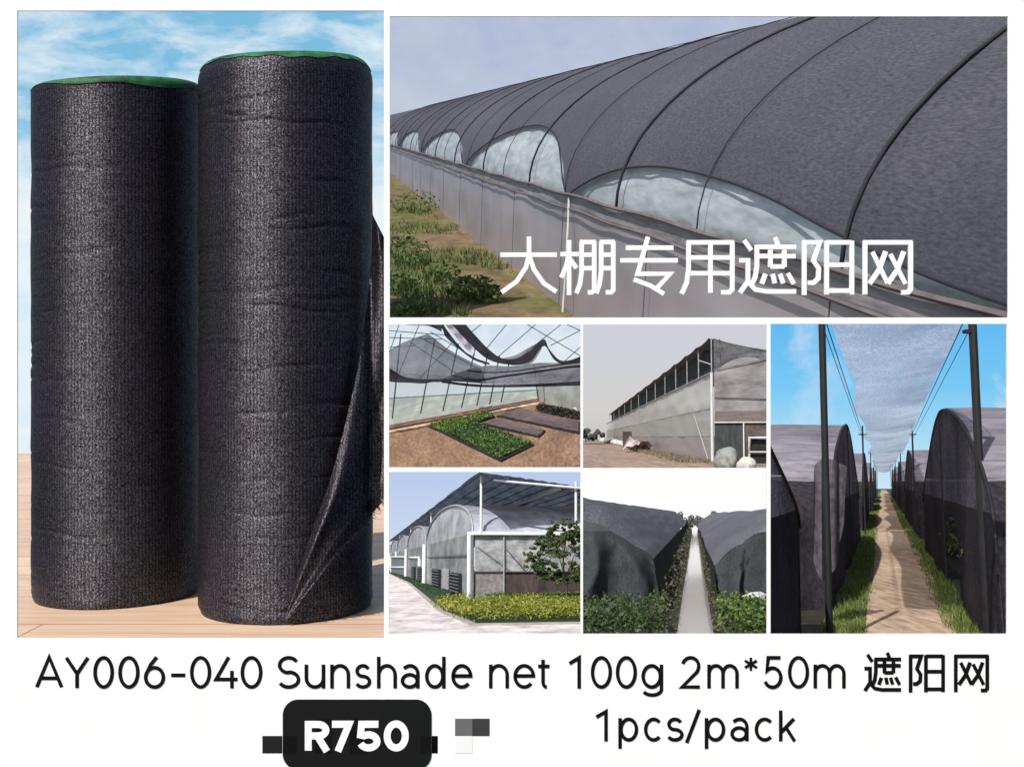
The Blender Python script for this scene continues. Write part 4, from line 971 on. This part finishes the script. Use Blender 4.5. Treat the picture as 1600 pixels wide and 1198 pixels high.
# left tent: eave at l=-.4536 z=-.474; ridge l=-1.2 z=.165
e0 = v6(-.4536, 11, -.474); rdg = lambda Y: v6(-1.2, Y, .17)
nrm = (v6(-.4536, 60, -.474) - e0).cross(rdg(20) - e0).normalized()
fp = P6.W(900, 809, 10.7)
lt = thing('net_tent', P6, v6(-.7, 11, -1), 'wide black net tent on the left bank of the ditch', 'net tent', 'net tents by the ditch')
bm = new(); rows = []
for j in range(81):
    u = j / 80
    Ye = 11 * (62 / 11) ** u; a = v6(-.4536, Ye, -.474 + .03 * sin(Ye * .6)); q = fp.lerp(v6(-1.2, 150, .17), u ** 2.2) if False else None
    Yr = 10.8 * (62 / 10.8) ** u; r = v6(-1.2, Yr, .17) if j else fp
    rows.append([a.lerp(r, i / 30) + Vector((0, 0, .045 * sin(PI * i / 30) ** .8 * (1 + .6 * sin(Ye * .8)) + .02 * noise.noise(Vector((Ye * .5, i * .2, 0))))) for i in range(31)])
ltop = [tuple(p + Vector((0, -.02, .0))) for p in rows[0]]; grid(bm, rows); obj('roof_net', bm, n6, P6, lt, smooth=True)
fb = [P6.W(1036, 948, 10.5), P6.W(1000, 953, 10.3), P6.W(965, 946, 10.2), P6.W(935, 938, 10.2), P6.W(900, 928, 10.3)]
bm = new(); loft(bm, ltop, [tuple(p) for p in (fb[0], fb[1], fb[3], fb[4])], 60, 24,
     lambda u, v: (.012 * sin(u * 25 + v * 3) * v, (.16 * sin(u * 13 + 1.4 * sin(v * 3)) * sin(v * 2.2) + .05 * noise.noise(Vector((u * 8, v * 5, 0)))) * min(1, v * 4), 0))
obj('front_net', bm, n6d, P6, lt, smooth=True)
bm = new(); loft(bm, [tuple(v6(-.4536, Y, -.474)) for Y in (11, 18, 30, 45, 62)], [tuple(v6(-.33 - .02 * sin(Y), Y, -1.0)) for Y in (10.8, 18, 30, 45, 62)], 80, 14, lambda u, v: (.05 * sin(u * 40) * v * (1 - u), 0, 0))
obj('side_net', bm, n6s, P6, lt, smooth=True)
rt = thing('net_tent', P6, v6(.5, 11, -1), 'black net tent on the right bank with light roof folds', 'net tent', 'net tents by the ditch')
er = v6(.19, 10.6, -.56); rr_ = lambda Y: v6(1.1, Y, .06)
nr = (v6(.155, 60, -.52) - er).cross(rr_(20) - er).normalized(); fr = P6.W(1206, 828, 10.5)
bm = new(); rows = []
for j in range(81):
    u = j / 80; Ye = 10.6 * (62 / 10.6) ** u; a = v6(.19 - .035 * min(1, u * 4), Ye, -.56 + .22 * min(1, u * 5) * (1 - u) * .4 + .03 * sin(Ye * .7)); Yr = 10.6 * (62 / 10.6) ** u
    r = v6(1.1, Yr, .06) if j else fr
    rows.append([a.lerp(r, i / 30) + Vector((0, 0, .05 * sin(PI * i / 30) ** .8 * (1 + .4 * sin(Ye * 1.2)) + .025 * abs(sin(i * .25 + Ye * .25)))) for i in range(31)])
rtop = [tuple(p + Vector((0, -.02, .0))) for p in rows[0]]; grid(bm, rows); obj('roof_net', bm, n6, P6, rt, smooth=True)
bm = new(); loft(bm, rtop,
     [tuple(P6.W(x, y, 10.2 + (fr.y - .4 - 10.2) * k_)) for x, y, k_ in ((1128, 942, 0), (1150, 934, .3), (1175, 926, .65), (1206, 920, 1))], 50, 20, lambda u, v: (0, .14 * sin(u * 12 + v) * v + .05 * min(1, v * 4) * noise.noise(Vector((u * 8, v * 5, 3))), 0))
obj('front_net', bm, n6d, P6, rt, smooth=True)
bm = new(); loft(bm, [tuple(v6(.19 - .035 * min(1, (Y - 10.6) / 15), Y, -.53)) for Y in (10.6, 18, 30, 45, 62)], [tuple(v6(.22, Y, -.98)) for Y in (10.4, 18, 30, 45, 62)], 80, 14, lambda u, v: (.03 * sin(u * 40) * v * (1 - u), 0, 0))
obj('side_net', bm, n6s, P6, rt, smooth=True)
bm = new(); tube(bm, spline([tuple(P6.W(1120, 937, 10.2)), tuple(P6.W(1150, 934, 10.2)), tuple(P6.W(1172, 928, 10.2))], 8), .012, 6)
tag(obj('pale_pole', bm, M('pale_pole', lin(190, 182, 168)), P6), 'thin pale pole holding down the right tent hem', 'pole')
lump(P6, P6.W(1184, 934, 10.0), (.10, .10, .04), M('white_cloth', lin(206, 208, 212), lin(164, 166, 172), 4), 'white_cloth', 'white cloth bundle lying under the right tent hem', 'cloth', 4)
bm = new()
for i in range(60): blob_leaves(bm, P6.W(random.uniform(1188, 1204), random.uniform(905, 935), 9.9), (.05, .05, .05), 4, .03)
# plants
wl1 = foliage('bed_leaves', (.06, .10, .03), (.022, .04, .014), (.14, .19, .075)); wl2 = foliage('bright_bed_leaves', (.10, .17, .035), (.03, .06, .014), (.20, .28, .07)); wl3 = foliage('bank_weeds', (.085, .085, .05), (.035, .036, .022), (.17, .16, .10))
bm = new()
for _ in range(4200):
    px, py = random.uniform(905, 1042), random.uniform(938, 995); g = P6.G(px, min(py + 8, 1000)); leaf(bm, g + Vector((0, 0, random.uniform(.02, .24))), random.uniform(.012, .03))
for _ in range(1500):
    px, py = random.uniform(905, 1005), random.uniform(885, 945); leaf(bm, P6.W(px, py, random.uniform(11, 13)), random.uniform(.02, .045))
for px in (968, 1040): tube(bm, [P6.G(px, 990), P6.G(px, 990) + Vector((0, 0, .22))], .006, 5)
tag(obj('leafy_bed', bm, wl1, P6), 'dark leafy crop growing under the left net tent', 'crop', kind='stuff')
bm = new()
for _ in range(3000):
    px, py = random.uniform(1122, 1206), random.uniform(932, 992); g = P6.G(px, min(py + 8, 1000)); leaf(bm, g + Vector((0, 0, random.uniform(.02, .26))), random.uniform(.012, .032))
tag(obj('leafy_bed', bm, wl2, P6), 'bright green leafy crop growing under the right net tent', 'crop', kind='stuff')
bm = new()
for _ in range(3600):
    Y = 7.6 * (61 / 7.6) ** random.random(); s_ = random.random() < .5
    l = random.uniform(-.36, -.175) if s_ else random.uniform(.14, .27)
    hmax = .34 if s_ else .26
    leaf(bm, v6(l, Y, -1 + hmax * random.random() ** 1.5 * min(1, (abs(l) - .09) * 7)), random.uniform(.012, .03) * (Y / 11) ** .5)
tag(obj('bank_weeds', bm, wl3, P6), 'straggling dull weeds along both ditch banks', 'weeds', kind='stuff')
for i, (px, py, r) in enumerate(((1040, 803, 6), (1060, 805, 7), (1079, 810, 7), (1094, 808, 8), (1117, 803, 5.5))):
    Y = 62.5; g = P6.W(px, 828, Y); root = thing('distant_tree', P6, g, ['leftmost far tree above the left tent skyline', 'taller far tree just left of the ditch end', 'small far tree right at the ditch end', 'far tree just right of the ditch end', 'rightmost faint tree above the right tent'][i], 'tree', 'trees beyond the ditch')
    bm = new(); q = r * Y / F; zc = P6.W(px, py, Y)
    for _ in range(7): blob_leaves(bm, zc + Vector((random.uniform(-q, q) * .7, random.uniform(-q, q), random.uniform(-q * .8, q * .4))), (q * .55, q * .6, q * .5), 60, .06)
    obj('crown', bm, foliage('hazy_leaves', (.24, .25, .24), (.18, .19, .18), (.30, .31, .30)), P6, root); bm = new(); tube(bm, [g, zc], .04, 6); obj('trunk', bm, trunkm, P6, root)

bm = new()
for i in range(16): blob_leaves(bm, P6.W(1070 + i * 1.8, 818 + random.uniform(-6, 8), 61.5), (.16, .3, .2), 60, .05)
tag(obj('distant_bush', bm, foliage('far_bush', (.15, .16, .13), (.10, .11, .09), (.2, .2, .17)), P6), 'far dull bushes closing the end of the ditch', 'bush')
# ================================================================== 7: path between rows of net tunnels
P7 = Panel(HOLES[6], 752, .5, mg=(2.5, 5, 60, 4))
sky7 = sky_mat('bright_blue_sky', [(0, lin(206, 232, 246)), (.3, lin(170, 220, 246)), (.6, lin(120, 200, 244)), (1, lin(98, 184, 240))], 26.0, (2.2, (1.1, 1, 1), .52, .85, lin(226, 234, 250), 0, 1))
sky(P7, 150, sky7, ybot=770)
VX7 = (1376 - 800) / F
def v7(l, Y, z): return Vector((VX7 * Y + l, Y, z))
bm = new(); ground(bm, P7, 60, 70, far=145, z=-1.012, near=5.4); struct('soil', bm, M('tunnel_soil', lin(64, 60, 44), lin(44, 42, 32), .8, fine=6), P7)
pathm = M('dirt_path', lin(190, 166, 142), lin(160, 138, 116), .8, rough=.95, spec=.1, fine=9, stretch=(1.4, .25, 1), bmp=.35, bdist=.02)
bm = new(); rows = []
for j in range(71):
    Y = 5.6 * (120 / 5.6) ** (j / 70); bd = .05 * sin(Y * .22 - 1.2); a = -.18 + bd + .03 * noise.noise(Vector((Y * .5, 0, 0))); b_ = .45 + bd + .04 * noise.noise(Vector((Y * .5, 9, 0)))
    rows.append([v7(a + (b_ - a) * i / 8, Y, -1 + .006 * noise.noise(Vector((i, Y, 0)))) for i in range(9)])
grid(bm, rows); struct('path', bm, pathm, P7)
gm7 = foliage('path_grass', (.13, .18, .04), (.06, .09, .02), (.26, .29, .09))
bm = new()
for _ in range(5200):
    Y = 6 * (60 / 6) ** random.random() ** 1.1
    l = random.uniform(-.42, -.16) if random.random() < .5 else random.uniform(.43, .62)
    blades(bm, v7(l, Y, -1.01), 4, .05 * (1 + .8 * noise.noise(Vector((l * 5, Y * .7, 2)))), .05, .0028 * (1 + Y / 14))
tag(obj('grass', bm, gm7, P7), 'bright green grass verges on both sides of the dirt path', 'grass', kind='stuff')
bm = new()
for sgn in (0, 1):
    l0, l1 = ((-.42, -.12), (.39, .62))[sgn]; grid(bm, [[v7(l0, Y, -1.006), v7(l1, Y, -1.006)] for Y in (5.6, 12, 30, 100)])
struct('verge', bm, M('verge_green', lin(112, 122, 62), lin(84, 96, 48), 1, fine=10), P7)
polem = M('dark_pole', (.012, .014, .016), (.024, .022, .022), 6, rough=.6)
labs = ['front', 'second', 'third', 'fourth', 'fifth', 'sixth']
for k in range(6):
    Y = 6.4 + 13.2 * k
    for sgn, l in ((0, -.356), (1, .612)):
        if k == 0 and sgn == 0: r = .0215
        else: r = .0255 if k == 0 else .016
        top = 1.35 if k == 0 else 1.06 if k == 1 else 1.0
        root = thing('net_pole', P7, v7(l, Y, -1), f"{labs[k]} dark pole on the {'left' if not sgn else 'right'} of the dirt path, counted from the camera", 'pole', 'poles along the dirt path')
        bm = new(); tube(bm, [v7(l, Y, -1.03), v7(l + .01 * (1 - 2 * sgn), Y, top)], r, 10); obj('shaft', bm, polem, P7, root)
        if k:
            bm = new(); tube(bm, [v7(l - .07, Y - .02, .895), v7(l + .13 if not sgn else l - .13, Y - .02, .895)] if not sgn else [v7(l + .07, Y - .02, .895), v7(l - .1, Y - .02, .895)], .012, 6); obj('cross_arm', bm, polem, P7, root)
        elif sgn:
            for z in (.93, 1.0):
                bm = new(); box(bm, tuple(v7(l - .06, Y - .02, z)), tuple(v7(l - .02, Y + .02, z + .022))); bmesh.ops.recalc_face_normals(bm, faces=bm.faces); obj('wire_clamp', bm, polem, P7, root)
on = M('overhead_net', lin(206, 208, 222), lin(116, 118, 138), .6, rough=.75, spec=.2, fine=60, stretch=(1, .35, 1), alpha=.74, avar=1.3, trans=.65)
for k in range(6):
    Y0, Y1 = (4.2, 19.5) if k == 0 else (6.4 + 13.2 * k + .25, 6.4 + 13.2 * (k + 1) - .1)
    bm = new(); rows = []
    for j in range(41):
        u = j / 40; Y = Y0 + (Y1 - Y0) * u; row = []
        if k == 0: zc = keys([(0, 1.06), (.3, 1.02), (.7, .955), (1, .905)], u); sag = .02 + .05 * u * u
        else: zc = .90 - .14 * sin(PI * u) ** .8; sag = .05
        hw = .47 - (.02 + .03 * sin(PI * u)) ; 
        for i in range(25):
            q = 2 * i / 24 - 1
            row.append(v7(.135 + q * hw + (.07 * sin(Y * .85 + 1) * (.5 - .5 * q) if k else .05 * sin(Y * .8) * (.5 - .5 * q) * min(1, max(0, Y - 8) / 3)), Y, zc - sag * (1 - q * q) + .008 * noise.noise(Vector((q * 5, Y * 1.2, k)))))  # left edge scalloped so the net's shadow on the path turns wavy
        rows.append(row)
    grid(bm, rows)
    tag(obj('overhead_net', bm, on, P7, smooth=True), ['nearest pale net strip stretched overhead above the dirt path', 'second overhead net strip, sagging behind the first crossarm', 'third overhead net strip along the path', 'fourth overhead net strip along the path', 'fifth overhead net strip far down the path', 'last overhead net strip at the far end of the path'][k], 'net', 'net strips above the dirt path')
for l0, l1, lab in ((.56, .60, 'thin dark wire along the right edge of the overhead net'), (-.33, -.345, 'thin dark wire along the left edge of the overhead net')):
    bm = new()
    tube(bm, [v7(l0, 5, 1.05), v7(l1, 19.6, .90)], .004, 5); tube(bm, [v7(l0 + (.05 if l0 > 0 else -.02), 6.4, 1.0), v7(l1, 19.6, .80)], .003, 5)
    tag(obj('net_wire', bm, polem, P7), lab, 'wire')
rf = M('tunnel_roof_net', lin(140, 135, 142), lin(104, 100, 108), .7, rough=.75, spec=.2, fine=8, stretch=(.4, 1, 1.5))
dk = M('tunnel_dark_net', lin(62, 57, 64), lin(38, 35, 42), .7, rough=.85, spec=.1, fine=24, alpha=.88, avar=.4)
en = M('tunnel_end_net', lin(176, 164, 176), lin(128, 118, 130), .7, rough=.8, spec=.1, fine=30, alpha=.56, avar=.8, trans=.5)
prof7 = [(0, -1.02), (0, -.5), (.1, -.16), (.9, .18), (2.2, .47), (3.6, .64), (4.9, .70), (6.3, .56), (8, .22), (9.6, -.12), (10, -.3), (10, -1.02)]
def tunnel(Y0, l, sgn, label, h=1.0, full=True):
    root = thing('net_tunnel', P7, v7(l + sgn * .8, Y0 + 5, -1), label, 'net tunnel', 'net tunnels along the dirt path')
    pr = [(Y0 + a, z if z < -.4 else -.4 + (z + .4) * h) for a, z in prof7]
    bm = new(); up = [(a, z) for a, z in pr]; sp = spline([(a, z, 0) for a, z in up[1:-1]], 44)
    ls = [0, .3, .7, 1.2, 2, 3.2]
    grid(bm, [[v7(0, p.x, 0) * 1 + Vector((l + sgn * o, 0, p.y + .02 * sin(o * 5) * 0 - .03 * noise.noise(Vector((o, p.x, 1))))) for p in sp if p.y > -.02] for o in ls])
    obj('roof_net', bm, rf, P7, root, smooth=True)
    for half in (0, 1):
        bm = new()
        ps = [p for p in ([Vector((pr[0][0], -1.02, 0))] + sp if not half else sp + [Vector((pr[-1][0], -1.02, 0))])]
        ps = [p for p in ps if p.y <= .03 and ((p.x < Y0 + 5) == (not half))]
        if len(ps) > 1: grid(bm, [[v7(l + sgn * o, p.x, p.y) + Vector((0, .05 * sin(o * 14) * (1 if p.y < -.3 else 0), 0)) for p in ps] for o in [x * .1 for x in range(33)]])
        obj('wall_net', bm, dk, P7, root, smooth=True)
    # end curtain facing the path: see-through net above, denser net below
    cur = sp; wave = lambda i, v: v7(l - sgn * .004 + .022 * v * sin(i * .8) * sgn, cur[i].x + .10 * v * sin(i * 1.7), cur[i].y + (-1.0 - cur[i].y) * v)
    for nm_, mt_, up in (('end_curtain', en, True), ('lower_curtain', dk, False)):
        bm = new(); rows = []
        for j in range(15):
            row = []
            for i, p in enumerate(cur):
                v = j / 14; vs_ = min(1, max(0, (p.y + .18) / max(p.y + 1.0, .05))); row.append(wave(i, vs_ * v if up else vs_ + (1 - vs_) * v))
            rows.append(row)
        grid(bm, rows)
        if not up and full and sgn > 0:                       # doorway left open in the curtain
            bmesh.ops.delete(bm, geom=[f for f in bm.faces if Y0 + 3.4 < f.calc_center_median().y < Y0 + 5.0 and f.calc_center_median().z < -.28], context='FACES')
        bmesh.ops.dissolve_degenerate(bm, edges=bm.edges[:], dist=1e-4)
        obj(nm_, bm, mt_, P7, root, smooth=True)
    bm = new(); tube(bm, [v7(l - sgn * .01, p.x, p.y) for p in cur], .010, 5); obj('end_hoop', bm, polem, P7, root)
    bm = new(); tube(bm, [v7(l, Y0 + 4.9, -1.02), v7(l, Y0 + 4.9, .72 * h)], .014, 6); obj('end_post', bm, polem, P7, root)
for k in range(5):
    tunnel(5.6 + 13 * k, .615, 1, ['nearest', 'second', 'third', 'fourth', 'farthest'][k] + ' grey net tunnel on the right of the dirt path', full=(k == 0))
    tunnel((8.2 if k == 0 else 8 + 13 * k), -.43, -1, ['nearest', 'second', 'third', 'fourth', 'farthest'][k] + ' grey net tunnel on the left of the dirt path')
tunnel(-3.2, -.56, -1, 'net tunnel end cut by the lower left edge of the path view, nearest of all', full=False)
# plants in the tunnels
bm = new()
for i in range(26): blob_leaves(bm, v7(.75 + .4 * random.random(), 8.2 + 3 * random.random(), -.75 + .35 * random.random()), (.1, .4, .12), 26, .035)
for i in range(24): blob_leaves(bm, v7(.70 + .5 * random.random(), 6 + 2 * random.random(), -.75 + .3 * random.random()), (.1, .3, .12), 12, .03)
tag(obj('tunnel_crop', bm, foliage('shrub_leaves', (.09, .13, .035), (.03, .05, .015), (.2, .24, .08)), P7), 'leafy green crop inside the nearest right tunnel doorway', 'crop', kind='stuff')
# gathered net tied to the front left pole
bm = new(); loft(bm, [tuple(P7.W(x, y, 7.2)) for x, y in ((1272, 735), (1280, 718), (1292, 716), (1312, 722), (1322, 730))], [tuple(P7.W(x, y, 7.3)) for x, y in ((1270, 860), (1281, 905), (1294, 900), (1310, 870), (1318, 800))], 40, 16, lambda u, v: (.003 * sin(u * 30), .03 * sin(u * 18), 0))
tag(obj('gathered_net', bm, M('gathered_net', lin(104, 97, 105), lin(72, 67, 75), 1, rough=.8, fine=20, alpha=.86, avar=.4), P7, smooth=True), 'gathered grey net curtain tied back to the front left pole', 'net')
